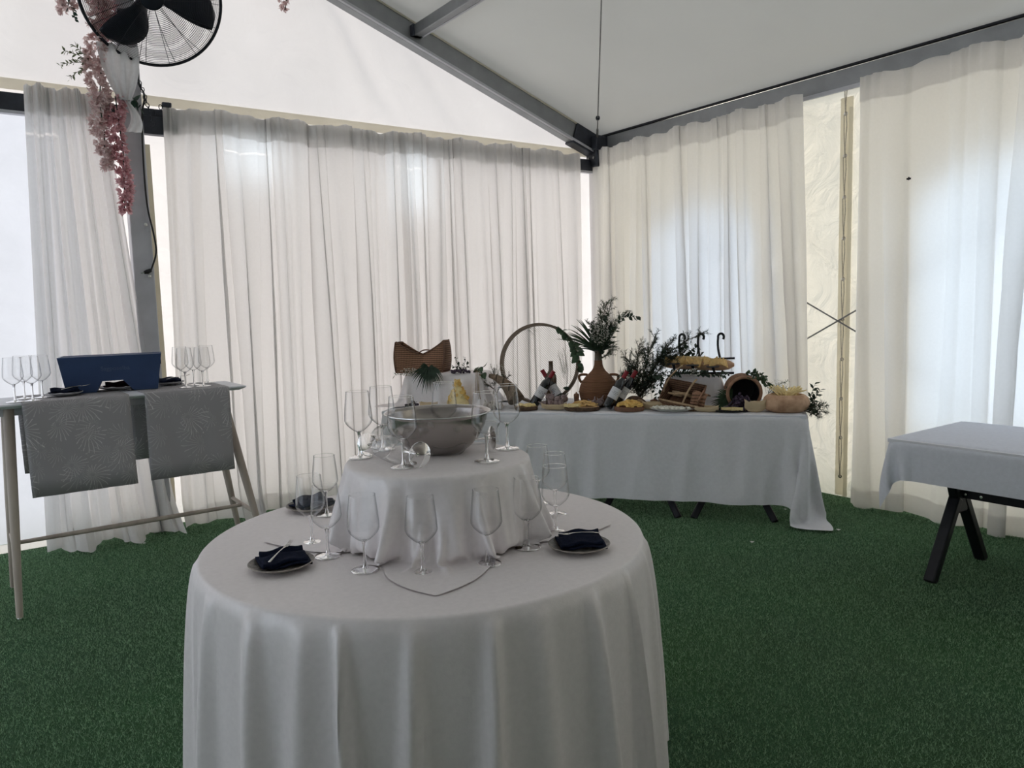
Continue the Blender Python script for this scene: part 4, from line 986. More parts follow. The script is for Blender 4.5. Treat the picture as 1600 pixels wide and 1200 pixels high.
boat('empty bamboo boat in front of the spilled grapes', 1180, .075, .14, .075, .12)

# cheese heap at left
t = bthing('cheese_cone', 'tall heap of yellow cheese slivers on a dark tray', 'cheese', 716, .16, BZT+.012); R = random.Random(4)
MB().lathe([(0,0),(.085,0),(.080,.03),(.055,.09),(.03,.15),(.012,.185),(0,.19)], 18).build('core', MATS['cheese_pale'], t)
for i in range(70):
    q = R.random()**.8; a_ = R.uniform(0,2*PI); rr = .086*(1-q)+.012; p_ = Vector((rr*math.cos(a_), rr*math.sin(a_), .19*q+.01)); mb = MB(); d = Vector((math.cos(a_)*.5+R.uniform(-.4,.4), math.sin(a_)*.5, .7)).normalized()
    mb.box((0,0,0), (R.uniform(.022,.04), .006, R.uniform(.016,.026))); o = mb.build('shaving', MATS['cheese_yellow' if i % 3 else 'cheese_pale'], t, smooth=0, loc=p_, rot=(R.uniform(-.6,.6), R.uniform(-.8,.8), a_+PI/2+R.uniform(-.7,.7)))
t = bthing('serving_tray', 'dark tray under the tall cheese heap at left', 'tray', 700, .16, BZT+.003); MB().lathe([(0,0),(.16,0),(.165,.006),(.16,.009),(0,.008)], 32).build('tray', MATS['black_slate'], t)
t = bthing('raffia_bow', 'strips of raffia hanging on the riser beside the cheese heap', 'ribbon', 748, .275, BZT+.06)
for k, (x0_, x1_) in enumerate(((-.02,-.018),(0,.018),(.012,.02),(-.01,.006))): MB().tube(bez((x0_,-.0,.22),(x0_*.5,-.03,.1),(x1_,-.02,.0)), .004, 5, flat=.4).build('strip', MATS['raffia'], t)
# horn basket
t = bthing('horn_basket', 'brown horn shaped wicker basket lying left of the hoop', 'basket', 790, .26, BZT+.0)
pts = bez((-.14,.06,.235),(-.0,.03,.215),(.10,-.05,.06), 12); MB().tube(pts, [.016+.05*(i/12)**1.1 for i in range(13)], 16).build('horn', MATS['horn_wicker'], t, smooth=170)
for i in (3,6,9,12): MB().tube([pts[i]+Vector((0,math.cos(a_),math.sin(a_)))*(.019+.05*(i/12)**1.1) for a_ in np.linspace(0,2*PI,18)[:-1]], .005, 5, closed=True).build('rib', MATS['twig'], t)
BULB = shared('garlic_bulb', MB().lathe(smooth_prof([(.004,0),(.020,.004),(.026,.016),(.020,.032),(.008,.042),(.004,.06),(.003,.068)],3), 12), 'garlic'); BULBW = shared('garlic_bulb', MB().lathe(smooth_prof([(.004,0),(.020,.004),(.026,.016),(.020,.032),(.008,.042),(.004,.06),(.003,.068)],3), 12), 'garlic_white')
def bulbs(me, cx_, v0, n_, w, d, h_, label, seed, z=BZT, group=None):
    R = random.Random(seed)
    for i in range(n_):
        u = bu(cx_, v0); q = i/max(1,n_-1)
        p_ = bpt(u+R.uniform(-w,w), v0+R.uniform(-d,d), z+.006+h_*R.random()); tag(link('garlic_bulb', me, None, loc=p_, rot=(R.uniform(-.9,.9),R.uniform(-.9,.9),R.uniform(0,6))), label, 'garlic', group)
bulbs(BULBW, 772, .13, 9, .06, .05, .02, 'pale garlic bulb in the heap left of the crossed bottles', 31, group='pale garlic heap')
bulbs(BULB, 868, .155, 13, .065, .035, .065, 'purplish garlic bulb in the heap before the crossed bottles', 32, z=BZT+.012, group='purple garlic heap')
bulbs(BULB, 938, .20, 5, .05, .02, .035, 'purplish garlic bulb in front of the wicker jug', 33, group='garlic by the wicker jug')

# hoop with mesh
hc = bp(843, .40); k = mpp(hc); t = thing('wooden_hoop', 'round wooden sieve hoop with mesh standing upright among the food', 'hoop', hc, BR, rot=(-.10,0,BR))
RH = 63*k; cz = RH+.006
mb = MB(); n_ = 64
mb.grid([[((RH+dr)*math.cos(2*PI*i/n_), dy, cz+(RH+dr)*math.sin(2*PI*i/n_)) for dr, dy in ((0,-.03),(0,.03),(-.02,.03),(-.02,-.03),(0,-.03))] for i in range(n_+1)]); mb.build('hoop', MATS['hoop_wood'], t, smooth=30)
mb = MB(); mb.add([((RH-.021)*math.cos(2*PI*i/n_), .0, cz+(RH-.021)*math.sin(2*PI*i/n_)) for i in range(n_)], [tuple(range(n_))]); mb.build('mesh', MATS['sieve_mesh'], t, smooth=0)
t = thing('leaf_garland', 'eucalyptus leaves and twigs wired along the right of the hoop', 'foliage', hc, BR, rot=(-.10,0,BR))
arc = [Vector((RH*math.cos(a_), -.045, cz+RH*math.sin(a_))) for a_ in np.linspace(1.15, -.15, 12)]
leafy(t, [arc], .066, .052, 'leaf_mid', .019, 41, single=True, twig_r=.003)
leafy(t, [[Vector((RH*math.cos(a_), -.05, cz+RH*math.sin(a_))) for a_ in np.linspace(-.35,-.9,6)]], .05, .03, 'leaf_dark', .05, 42, single=True)
breath(t, (-.055,-.03,cz+RH*.78), (.06,.01,.05), 40, 43, (-.1,-.03,cz+RH*.9), .0026); breath(t, (RH*.62,-.035,cz+RH*.1), (.06,.01,.10), 70, 44, (RH*.7,-.035,cz-RH*.5), .0028)
MB().tube(bez((RH*.72,-.04,cz-.16),(RH*.76,-.04,cz-.02),(RH*.62,-.04,cz+.12)), .0016, 4).build('twig', MATS['twig'], t)
# bottles
def bottle(label, base, direction, m_b='wine_bottle', cap='capsule_red', lab=True, h_=.30, roll=0):
    d = Vector(direction).normalized(); q = d.to_track_quat('Z','Y'); t = thing('wine_bottle', label, 'bottle', base); t.rotation_euler = (q.to_matrix() @ Matrix.Rotation(roll,3,'Z')).to_euler()
    s_ = h_/.30
    MB().lathe([(0,.004),(.03,0),(.0365,.006),(.0372,.02),(.0372,.185),(.034,.205),(.022,.225),(.0155,.24),(.0145,.295),(.016,.297),(.016,.30),(0,.30)] if s_ else [], 28, Matrix.Scale(s_,4)).build('body', MATS[m_b], t, smooth=50)
    if lab:
        n_ = 14; l_ = MB().grid([[(.0376*math.cos(a_), .0376*math.sin(a_), z_) for a_ in np.linspace(-1.75,1.75,n_)] for z_ in (.075,.16)]).build('label', MATS['paper_label'], t, smooth=60)
        for zz, w_ in ((.128,.5),(.118,.7),(.108,.35)): MB().grid([[(.0379*math.cos(a_), .0379*math.sin(a_), zz+e_) for a_ in np.linspace(-w_,w_,6)] for e_ in (0,.0022)]).build('print', MATS['label_ink'], l_, smooth=0)
    if cap: MB().lathe([(.0165,.245),(.0162,.296),(.0172,.298),(.0172,.303),(0,.3035)], 20).build('capsule', MATS[cap], t, smooth=40)
    return t
rt, bk_ = -BU, BV
def facing(t, d):   # turn the label to the camera
    t.rotation_euler = t.rotation_euler
def lean(label, px, v, lx, ly, roll, **kw):
    b_ = bp(px, v); d = rt*lx+bk_*ly+Vector((0,0,1)); q = d.normalized().to_track_quat('Z','Y'); toc = (CAM-b_); toc.normalize(); lc = q.inverted() @ toc
    z0 = .0375*math.sqrt(max(0,1-(d.normalized().z)**2)); return bottle(label, b_+Vector((0,0,z0+.001)), d, roll=math.atan2(lc.y, lc.x)+roll, **kw)
lean('dark wine bottle with red capsule leaning left of the crossed pair', 879, .30, -.62, .10, -.25)
lean('dark wine bottle with white label leaning right of the crossed pair', 833, .20, .62, .14, -.1)
lean('tall olive brown bottle with bare neck standing before the hoop', 862, .33, 0, .0, 0, m_b='olive_bottle', cap=None, lab=False, h_=.345)
lean('dark wine bottle leaning before the jug, label turned to the room', 948, .10, .55, .30, .1)
lean('dark wine bottle leaning behind the one by the jug', 960, .19, .62, .24, .4)
# wood slices and boards
def wood_slice(label, px, v, r_, h_=.028, m_t='cut_wood', m_s='bark', seed=1, name='wood_slice'):
    R = random.Random(seed); t = bthing(name, label, 'board', px, v, BZT+.002, 'wooden serving boards'); n_ = 36; jit = [1+.04*math.sin(3*i*2*PI/n_+seed)+R.uniform(-.015,.015) for i in range(n_)]
    if m_s != 'bark': jit = [1]*n_
    ring = lambda k, z: [(r_*k*jit[i]*math.cos(2*PI*i/n_), r_*k*jit[i]*math.sin(2*PI*i/n_)*.8, z) for i in range(n_)]
    MB().grid([ring(.94,0), ring(1,.006), ring(1,h_-.006), ring(.96,h_)], closed=True).build('bark_edge', MATS[m_s], t, smooth=50)
    mb = MB(); mb.add(ring(.965,h_), [tuple(range(n_))]); mb.build('cut_face', MATS[m_t], t, smooth=0); return t
wood_slice('wood slice of cheese slivers in front of the horn basket', 822, .09, .085, seed=2)
wood_slice('large wood slice of cheese sticks in front of the wicker jug', 910, .11, .128, seed=3)
wood_slice('round dark board of yellow cheese cubes', 983, .10, .108, .03, 'board_wood', 'board_wood', 4)
STICK = shared('cheese_stick', MB().box((0,0,0),(.055,.008,.007)), 'cheese_slice', False); STICKP = shared('cheese_stick', MB().box((0,0,0),(.085,.008,.007)), 'cheese_pale', False)
CUBE = shared('cheese_cube', MB().box((0,0,0),(.021,.021,.019)), 'cheese_yellow', False); SHARD = shared('cheese_sliver', MB().box((0,0,0),(.03,.022,.009)), 'cheese_pale', False); BAR = shared('cheese_bar', MB().box((0,0,0),(.075,.022,.018)), 'cheese_pale', False)
def scatter(name, me, label, cat, group, px, v, n_, w, d, z0, h_, seed, tilt=.35, ang=(0,6.3)):
    R = random.Random(seed); u0 = bu(px, v)
    for i in range(n_):
        a_ = R.uniform(0,2*PI); q = R.random()**.5; x = q*math.cos(a_); y = q*math.sin(a_)
        p_ = bpt(u0-x*w, v+y*d, BZT+z0+h_*(1-q)*R.uniform(.5,1)); tag(link(name, me, None, loc=p_, rot=(R.uniform(-tilt,tilt),R.uniform(-tilt,tilt),BR+R.uniform(*ang))), label, cat, group)
scatter('cheese_sliver', SHARD, 'pale cheese sliver on the wood slice before the horn basket', 'cheese', 'cheese slivers on the small wood slice', 822, .09, 26, .065, .05, .036, .02, 51)
scatter('cheese_stick', STICK, 'cheese stick heaped on the large wood slice', 'cheese', 'cheese sticks on the wood slice', 912, .125, 60, .10, .065, .036, .045, 52, .25, (-.7,.7))
scatter('cheese_bar', BAR, 'pale cheese bar at the front of the large wood slice', 'cheese', 'cheese bars on the wood slice', 897, .065, 5, .05, .02, .04, .006, 53, .1, (-.4,.4))
scatter('cheese_cube', CUBE, 'yellow cheese cube on the round dark board', 'cheese', 'cheese cubes on the round board', 984, .10, 58, .088, .06, .042, .045, 54)
PEP = shared('red_pepper', MB().ball((0,0,0),(.02,.009,.008),8,6), 'pepper_red')
scatter('red_pepper', PEP, 'small red pepper in the boat below the garlic', 'pepper', 'red peppers in the boat', 866, .10, 14, .055, .02, .02, .012, 55); scatter('red_pepper', PEP, 'small red pepper in the boat right of the oval dish', 'pepper', 'red garnish in the right boat', 1104, .06, 8, .05, .015, .02, .01, 56)
# pepper mill, spice pot
t = bthing('pepper_mill', 'dark wooden pepper mill left of the wicker jug', 'pepper mill', 901, .24, BZT+.002)
MB().lathe(smooth_prof([(.022,0),(.022,.01),(.018,.03),(.019,.07),(.022,.078)],3)+[(0,.08)], 18).build('body', MATS['board_wood'], t); MB().lathe([(.02,.08),(.021,.095),(.016,.104),(.005,.108),(.006,.115),(0,.118)], 18).build('knob', MATS['board_wood'], t)
t = bthing('spice_pot', 'small brown lidded pot left of the tilted basket', 'pot', 1022, .24, BZT+.002)
MB().lathe([(0,0),(.022,0),(.026,.045),(0,.046)], 18).build('body', MATS['cork_pot'], t); MB().lathe([(.028,.046),(.028,.058),(.02,.062),(.004,.064),(.005,.07),(0,.072)], 18).build('lid', MATS['cork_pot'], t)
# wicker jug
t = bthing('wicker_jug', 'large wicker covered jug holding the tall greenery', 'jug', 936, .36, BZT+.002); jx = t.location.copy()
prof = smooth_prof([(.09,0),(.128,.03),(.148,.09),(.142,.15),(.105,.215),(.055,.265),(.034,.305),(.030,.345)], 7)
MB().lathe([(0,0)]+[(r_+.0022*math.sin(i*PI), z_) for i,(r_,z_) in enumerate(prof)], 44).build('wicker_body', MATS['wicker_jug'], t, smooth=60)
for z_, r_ in ((.03,.129),(.11,.149),(.19,.124)): MB().tube([(r_*math.cos(a_), r_*math.sin(a_), z_) for a_ in np.linspace(0,2*PI,41)[:-1]], .004, 5, closed=True).build('coil', MATS['wicker_jug'], t)
MB().lathe([(.029,.34),(.027,.40),(.03,.41),(.03,.42),(.024,.42),(.022,.34)], 20).build('glass_neck', MATS['olive_bottle'], t)
for s_ in (-1, 1): MB().tube(bez((s_*.085,0,.235),(s_*.185,0,.25),(s_*.132,0,.175),10), .010, 8).build('handle', MATS['wicker_jug'], t)
# greenery in the jug
zj = .40
t = bthing('palm_frond', 'palm leaves fanning to the left out of the wicker jug', 'foliage', 936, .36, BZT+zj)
palm(t, (0,0,0), [(math.cos(a_), R.uniform(-.3,.2), math.sin(a_)) for a_ in np.linspace(2.0, 2.72, 13)], .34, 'leaf_palm', .011, .10, 61); palm(t, (0,0,0), [(math.cos(a_), R.uniform(-.4,.2), math.sin(a_)) for a_ in np.linspace(.35, 2.9, 24)], .17, 'leaf_dark', .010, .05, 62)
t = bthing('flower_spray', "white baby's breath spray standing in the wicker jug", 'flowers', 936, .33, BZT+zj); breath(t, (.01,-.03,.16), (.075,.04,.10), 330, 63, (0,0,-.03), .0038); breath(t, (.10,0,.24), (.06,.04,.07), 120, 64, (0,0,0), .0036)
t = bthing('conifer_sprig', 'feathery upright sprigs at the top of the jug arrangement', 'foliage', 936, .37, BZT+zj)
conifer(t, [bez((0,0,0),(.02,0,.2),(.06,0,.38),8), bez((0,0,0),(.05,0,.18),(.10,0,.40),8), bez((0,0,0),(.08,0,.14),(.21,0,.31),8), bez((0,0,0),(.0,0,.14),(.02,0,.30),8), bez((0,0,0),(-.05,0,.12),(-.06,0,.24),6), bez((0,0,0),(.06,-.03,.10),(.12,-.04,.2),6), bez((0,0,0),(-.02,-.03,.10),(-.01,-.05,.2),6), bez((0,0,-.05),(.07,-.02,-.01),(.12,-.04,.05),6)], .10, .021, 65, 'leaf_mid', .008, .0075)
t = bthing('leafy_sprig', 'dense dark leaves filling the middle of the jug arrangement', 'foliage', 936, .35, BZT+zj)
leafy(t, [bez((0,0,-.02),(.02*k,0.02,.10),(.035*k,0,.19+.02*(k%2)),7) for k in (-2,-1,0,1,2,3,4)], .040, .015, 'leaf_dark', .008, 91)
t = bthing('eucalyptus_branch', 'eucalyptus branch with round leaves arching right from the jug', 'foliage', 936, .34, BZT+zj)
leafy(t, [bez((0,0,.0),(.07,0,.30),(.30,-.02,.27),12), bez((.02,0,.05),(.06,0,.2),(.07,-.02,.30),8), bez((.0,0,.0),(.05,-.02,.12),(.09,-.03,.22),8)], .036, .027, 'leaf_dark', .013, 66)
# juniper branches right of the jug
t = bthing('juniper_branch', 'large dark juniper branch spreading between jug and bread stand', 'foliage', 1000, .34, BZT+.01)
conifer(t, [bez((.0,0,0),(.0,0,.24),(-.10,-.02,.36),9), bez((.0,0,0),(.06,0,.25),(.26,-.02,.50),11), bez((.0,0,.04),(.03,0,.30),(.12,0,.52),10), bez((0,0,.05),(-.04,0,.16),(-.13,0,.22),8), bez((.01,0,.08),(.10,0,.24),(.22,0,.33),9), bez((.06,0,.22),(.22,0,.44),(.46,-.02,.53),10), bez((.0,0,.05),(.04,0,.14),(.15,-.03,.20),8), bez((0,0,.02),(-.03,0,.28),(.0,0,.46),9), bez((.1,0,.3),(.2,0,.36),(.33,0,.39),8), bez((0,0,.05),(.02,.03,.2),(.06,.03,.4),9), bez((0,0,.05),(-.06,.03,.15),(-.08,.02,.3),9), bez((.02,0,.1),(.12,.02,.3),(.19,.02,.44),9)], .125, .024, 67, 'leaf_dark', .0075, .0085)
t = bthing('eucalyptus_branch', 'dark round leaved branch hanging left of the bread stand', 'foliage', 1040, .28, BZT+.12); leafy(t, [bez((.02,0,.10),(-.03,0,.08),(-.055,-.02,-.02)), bez((.02,0,.12),(-.04,0,.13),(-.09,-.01,.09)), bez((0,0,.1),(-.06,-.02,.06),(-.09,-.02,.0))], .034, .024, 'leaf_dark', .014, 68)
t = bthing('eucalyptus_branch', 'round leaved sprig behind the bread below the iron hooks', 'foliage', 1078, .46, BZT+.30); leafy(t, [bez((-.08,0,.0),(-.02,0,.12),(.06,0,.13)), bez((-.07,0,.0),(-.04,0,.07),(.09,0,.07)), bez((-.06,0,0),(.0,0,.05),(.08,0,.02)), bez((-.1,0,0),(-.07,0,.08),(-.03,0,.15))], .040, .034, 'leaf_dark', .016, 69)
# dark driftwood
t = bthing('driftwood', 'dark piece of driftwood behind the cheese cube board', 'wood', 1000, .20, BZT+.002)
MB().tube(bez((-.09,.03,.05),(-.02,.0,.10),(.06,-.02,.02),8), [.03,.036,.038,.036,.034,.03,.027,.022,.014], 9, flat=.7).build('log', MATS['bark'], t, smooth=60); MB().tube(bez((-.03,-.02,.06),(.02,-.03,.06),(.05,-.035,.02),5), [.008,.016,.018,.014,.006,.004], 7).build('split_face', MATS['cut_wood'], t)
# oval dish of mozzarella
t = bthing('oval_dish', 'white oval dish of small mozzarella pieces', 'dish', 1051, .09, BZT+.002)
MB().lathe([(0,0),(.10,0),(.11,.006),(.158,.020),(.162,.024),(.156,.024),(.108,.011),(0,.009)], 48, Matrix.Diagonal((1,.62,1,1))).build('dish', MATS['white_dish'], t, smooth=60)
MOZ = shared('mozzarella_ball', MB().ball((0,0,0),(.0145,.0125,.011),10,7), 'mozzarella'); u0 = bu(1051,.09)
R = random.Random(71)
for j in range(5):
    for i in range(9):
        x = (i-4)*.032+(.016 if j % 2 else 0); y = (j-2)*.034
        if (x/.145)**2+(y/.09)**2 < 1: tag(link('mozzarella_ball', MOZ, None, loc=bpt(u0-x+R.uniform(-.003,.003), .09+y, BZT+.026+R.uniform(0,.004)), rot=(R.uniform(-.3,.3),R.uniform(-.3,.3),R.uniform(0,6))), 'small white mozzarella piece on the oval dish', 'cheese', 'mozzarella on the oval dish')
# tilted handled basket of breadsticks
t = bthing('handled_basket', 'tilted brown basket with long handle holding breadsticks', 'basket', 1067, .205, BZT+.030, rot=(.50,.16,-.28))
hx_, hy_, hz_ = .145, .085, .15
def bwall(name, P4, mt_): MB().grid([[Vector(P4[0]).lerp(Vector(P4[1]), i/6).lerp(Vector(P4[3]).lerp(Vector(P4[2]), i/6), j/5) for i in range(7)] for j in range(6)]).build(name, MATS[mt_], t, smooth=30, solid=.010)
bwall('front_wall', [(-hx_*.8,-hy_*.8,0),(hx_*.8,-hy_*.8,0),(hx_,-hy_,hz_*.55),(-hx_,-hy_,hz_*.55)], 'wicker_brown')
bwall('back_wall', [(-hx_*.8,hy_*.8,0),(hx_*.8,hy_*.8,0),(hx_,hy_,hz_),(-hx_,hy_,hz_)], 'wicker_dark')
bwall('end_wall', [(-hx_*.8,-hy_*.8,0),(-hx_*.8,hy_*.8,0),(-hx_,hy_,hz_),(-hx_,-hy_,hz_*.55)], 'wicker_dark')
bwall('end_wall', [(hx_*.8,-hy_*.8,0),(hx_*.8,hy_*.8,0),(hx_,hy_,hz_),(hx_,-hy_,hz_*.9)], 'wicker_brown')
MB().box((0,0,.0),(hx_*1.6,hy_*1.6,.01)).build('base', MATS['wicker_dark'], t)
MB().tube([(-hx_+2*hx_*i/8,-hy_-.004,hz_*.55) for i in range(9)], .008, 6).build('rim_binding', MATS['raffia'], t)
MB().tube([(-hx_+2*hx_*i/8,-hy_*.86-.006,hz_*.2) for i in range(9)], .007, 6).build('band', MATS['raffia'], t)
MB().tube(bez((-hx_-.006,-.02,.0),(-hx_*1.0,.0,.20),(-.02,.06,.30),10), .013, 8, flat=.45).build('handle', MATS['raffia'], t)
MB().tube(bez((.03,-hy_-.004,hz_*.5),(.05,-.02,hz_*1.2),(.075,hy_,hz_*1.25),6), .008, 6, flat=.5).build('handle_strap', MATS['raffia'], t)
rows = [[(hx_*.55+.10*q, (-.075+.15*k/8), .07+.075*math.sin(PI*k/8)*(1-.3*q)) for k in range(9)] for q in (0,.25,.5,.75,1)]
MB().grid(rows).build('curved_lid', MATS['wicker_brown'], t, smooth=170, solid=.008)
STK = shared('breadstick', MB().tube([(-.05,0,0),(-.02,0,.002),(.02,0,.002),(.05,0,0)], [.005,.008,.008,.005], 8), 'raffia'); R = random.Random(73); u0 = bu(1062,.18)
for i in range(9): tag(link('breadstick', STK, None, loc=bpt(u0-R.uniform(-.045,.05), .165+R.uniform(-.03,.02), BZT+.105+.018*R.random()), rot=(0,R.uniform(-.1,.4),BR+R.uniform(-.5,.5))), 'breadstick lying in the tilted handled basket', 'breadstick', 'breadsticks in the basket')
# black plate with cheese bars
t = bthing('slate_plate', 'black plate with pale cheese bars before the pot of grapes', 'plate', 1140, .085, BZT+.002); MB().lathe([(0,0),(.10,0),(.125,.012),(.127,.015),(.10,.008),(0,.007)], 36, Matrix.Diagonal((1,.55,1,1))).build('plate', MATS['black_slate'], t)
scatter('cheese_bar', BAR, 'pale cheese bar lying on the black plate', 'cheese', 'cheese bars on the black plate', 1146, .075, 5, .05, .02, .022, .012, 74, .08, (-.2,.2))
scatter('cheese_bar', BAR, 'pale cheese bar behind the boat right of the oval dish', 'cheese', 'cheese bars behind the right boat', 1110, .13, 4, .04, .02, .022, .01, 75, .08, (-.2,.2))
# iron stand with loaf
zi = BZT+.225
t = bthing('iron_stand', 'black wrought iron stand with three curled hooks behind the loaf', 'stand', 1090, .42, zi+.004); k = mpp(t.location)
for i, xo in enumerate((-.125,.012,.155)):
    q = bez((xo+.03,.04,.05),(xo-.02,.05,.17),(xo-.008,.05,.27),8); c_ = Vector((xo+.012,.05,.275)); cu = [c_+Vector((-.021*math.cos(a_), 0, .021*math.sin(a_)*1.2)) for a_ in np.linspace(.1, 3.9, 9)]
    MB().tube(q+cu, [.0085]*len(q)+[.0085]*4+[.009]*5, 8).build('hook', MATS['black_steel'], t)
    dsk = MB().lathe([(0,.0),(.045,.001),(.047,.006),(.044,.008),(0,.007)], 28, Matrix.Translation((xo-.045,-.115,.088-.012*i))).build('cup', MATS['dark_steel'], t); MB().tube([(xo-.045,-.115,.09-.012*i),(xo-.035,-.10,.03),(xo-.01,-.06,.004)], [.012,.008,.007], 8).build('cup_stem', MATS['black_steel'], dsk)
    MB().tube([(xo-.01,-.06,.006),(xo+.02,.0,.02),(xo+.03,.04,.06)], .007, 6).build('arm', MATS['black_steel'], t)
MB().tube([(-.20,.02,.010),(.26,.02,.010)], .009, 8).build('base_bar', MATS['black_steel'], t); MB().tube([(.14,.03,.115),(.265,.03,.118)], .008, 8).build('side_bar', MATS['black_steel'], t)
for xo in (-.18,.22): MB().tube([(xo,-.08,.004),(xo,.10,.004)], .007, 8).build('foot_bar', MATS['black_steel'], t)
t = bthing('long_loaf', 'long crusty bread loaf split open on the iron stand', 'bread', 1089, .40, zi+.022); pts = bez((-.27,0,.075),(0,-.0,.06),(.265,.0,.055),14)
MB().tube(pts, [.012,.038,.048,.052,.053,.054,.055,.056,.057,.057,.057,.056,.052,.042,.014], 16, flat=.8).build('crust', MATS['bread_crust'], t, smooth=170)
MB().tube([p_+Vector((0,-.02,.032)) for p_ in pts[1:11]], [.01]+[.027]*8+[.01], 8).build('crumb', MATS['bread_crumb'], t, smooth=170)
TRI = MB(); TRI.add([(-.038,-.003,0),(.038,-.003,0),(0,-.003,.062),(-.038,.003,0),(.038,.003,0),(0,.003,.062)], [(0,1,2),(5,4,3),(0,3,4,1),(1,4,5,2),(2,5,3,0)]); TRIM = shared('cheese_triangle', TRI, 'cheese_slice', False)
R = random.Random(77); u0 = bu(1089,.40,zi)
for i in range(24):
    x = -.215+.405*i/23; tag(link('cheese_triangle', TRIM, None, loc=bpt(u0-x, .345+R.uniform(-.02,.01), zi+.098-.016*i/21+R.uniform(-.004,.004)), rot=(R.uniform(-.6,.1),R.uniform(-.7,.7),BR+R.uniform(-.6,1.2))), 'triangular cheese slice standing along the long loaf', 'cheese', 'cheese slices on the long loaf')
t = bthing('leafy_sprig', 'dark leaves and white buds tucked under the long loaf', 'foliage', 1085, .28, zi+.004); leafy(t, [bez((-.2,0,.01),(0,0,.03),(.22,0,.01),14), bez((-.22,0,.03),(-.05,-.02,.05),(.1,-.02,.02),10)], .032, .02, 'leaf_dark', .008, 78); breath(t, (0,-.03,.035), (.04,.02,.03), 50, 79, (0,0,0), .005)
# terracotta pot on its side with grapes
t = bthing('clay_pot', 'clay coloured woven pot lying on its side', 'pot', 1163, .20, BZT+.118, rot=(PI/2+.12,0,.18)); 
MB().lathe(smooth_prof([(.108,0),(.118,-.01),(.120,-.03),(.124,-.07),(.118,-.13),(.095,-.19),(.07,-.22)],5)+[(0,-.222)], 36).build('wall', MATS['wicker_brown'], t, smooth=60)
MB().tube([(.115*math.cos(a_), .115*math.sin(a_), .0) for a_ in np.linspace(0,2*PI,37)[:-1]], .012, 8, closed=True).build('rim', MATS['terracotta'], t)
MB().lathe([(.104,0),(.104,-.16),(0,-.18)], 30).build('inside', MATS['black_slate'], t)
for a_ in (.9,): MB().tube([(.125*math.cos(a_),.125*math.sin(a_),-.02),(.16*math.cos(a_),.16*math.sin(a_),-.05),(.13*math.cos(a_),.13*math.sin(a_),-.10)], .009, 6).build('handle', MATS['terracotta'], t)
R = random.Random(81); grapes('grape_bunch', 'dark grapes spilling out of the clay pot', 1158, .125, BZT+.002, heap(R, 170, .085, .065, .12))
t = bthing('parsley_sprig', 'green parsley leaves on top of the clay pot', 'foliage', 1176, .24, BZT+.215); leafy(t, [bez((-.07,0,.0),(-.02,0,.06),(.03,-.02,.05)), bez((-.02,0,.02),(.05,0,.06),(.09,-.03,.0)), bez((.0,0,.02),(.06,0,.02),(.10,-.04,-.05)), bez((-.05,-.02,.02),(-.03,-.05,.03),(0,-.06,.0)), bez((.02,0,.02),(.07,-.03,.01),(.12,-.03,-.06))], .028, .026, 'leaf_mid', .008, 82)
t = bthing('flower_sprig', "fine baby's breath behind the round loaf", 'flowers', 1213, .26, BZT+.10); breath(t, (0,0,.06), (.09,.04,.05), 110, 83, (-.05,0,-.03), .0034); leafy(t, [bez((-.06,0,.0),(.0,0,.08),(.08,0,.10)), bez((-.05,0,0),(.04,0,.05),(.1,0,.05))], .016, .005, 'leaf_mid', .006, 84)
t = bthing('palm_frond', 'spiky palm leaf tuft left of the clay pot', 'foliage', 1138, .22, BZT+.01); palm(t, (.02,0,.03), [(math.cos(a_), -.25, math.sin(a_)) for a_ in np.linspace(1.5, 3.6, 20)], .15, 'leaf_mid', .010, .1, 85); breath(t, (-.03,.0,.10), (.05,.03,.05), 50, 86, (0,0,0), .0036)
# round loaf
t = bthing('round_loaf', 'round crusty loaf hollowed out and filled with cheese sticks', 'bread', 1228, .13, BZT+.001); k = mpp(t.location)
MB().lathe(smooth_prof([(.10,0),(.140,.018),(.155,.055),(.145,.095),(.118,.118),(.10,.118)],5), 40, Matrix.Diagonal((1,.82,1,1))).build('crust', MATS['bread_crust'], t, smooth=170)
MB().lathe([(.103,.117),(.08,.098),(0,.092)], 30, Matrix.Diagonal((1,.82,1,1))).build('crumb', MATS['bread_crumb'], t)
R = random.Random(87); u0 = bu(1228,.13)
for i in range(46):
    a_ = R.uniform(-.3,PI+.3); rr = R.uniform(.02,.095); el = R.uniform(.15,.9); tag(link('cheese_stick', STICKP, None, loc=bpt(u0-rr*math.cos(a_), .13+rr*.6*math.sin(a_), BZT+.124+R.uniform(0,.03)), rot=(0,-el,BR+a_)), 'pale cheese stick poking out of the round loaf', 'cheese', 'cheese sticks in the round loaf')
t = bthing('leafy_sprig', 'dark leafy sprig at the right end of the buffet', 'foliage', 1262, .22, BZT+.002)
leafy(t, [bez((0,0,.0),(.02,0,.12),(.05,0,.19)), bez((0,0,0),(.06,0,.09),(.08,0,.14)), bez((0,-.02,0),(.05,-.04,.05),(.10,-.05,.04)), bez((0,-.05,0.01),(.03,-.12,.03),(.05,-.17,.01)), bez((0,0,0),(.03,-.02,.07),(.06,-.03,.11))], .042, .014, 'leaf_dark', .008, 88)
t = bthing('conifer_sprig', 'dark needle twigs overhanging the right corner of the buffet', 'foliage', 1262, .06, BZT+.004); conifer(t, [bez((-.03,.04,.01),(.03,0,.03),(.11,-.02,.0),6), bez((-.03,.04,.01),(.03,-.02,.0),(.07,-.03,-.03),6), bez((-.02,.05,.01),(.05,.05,.05),(.12,.04,.04),6)], .05, .026, 89, 'leaf_dark', .010, .004)
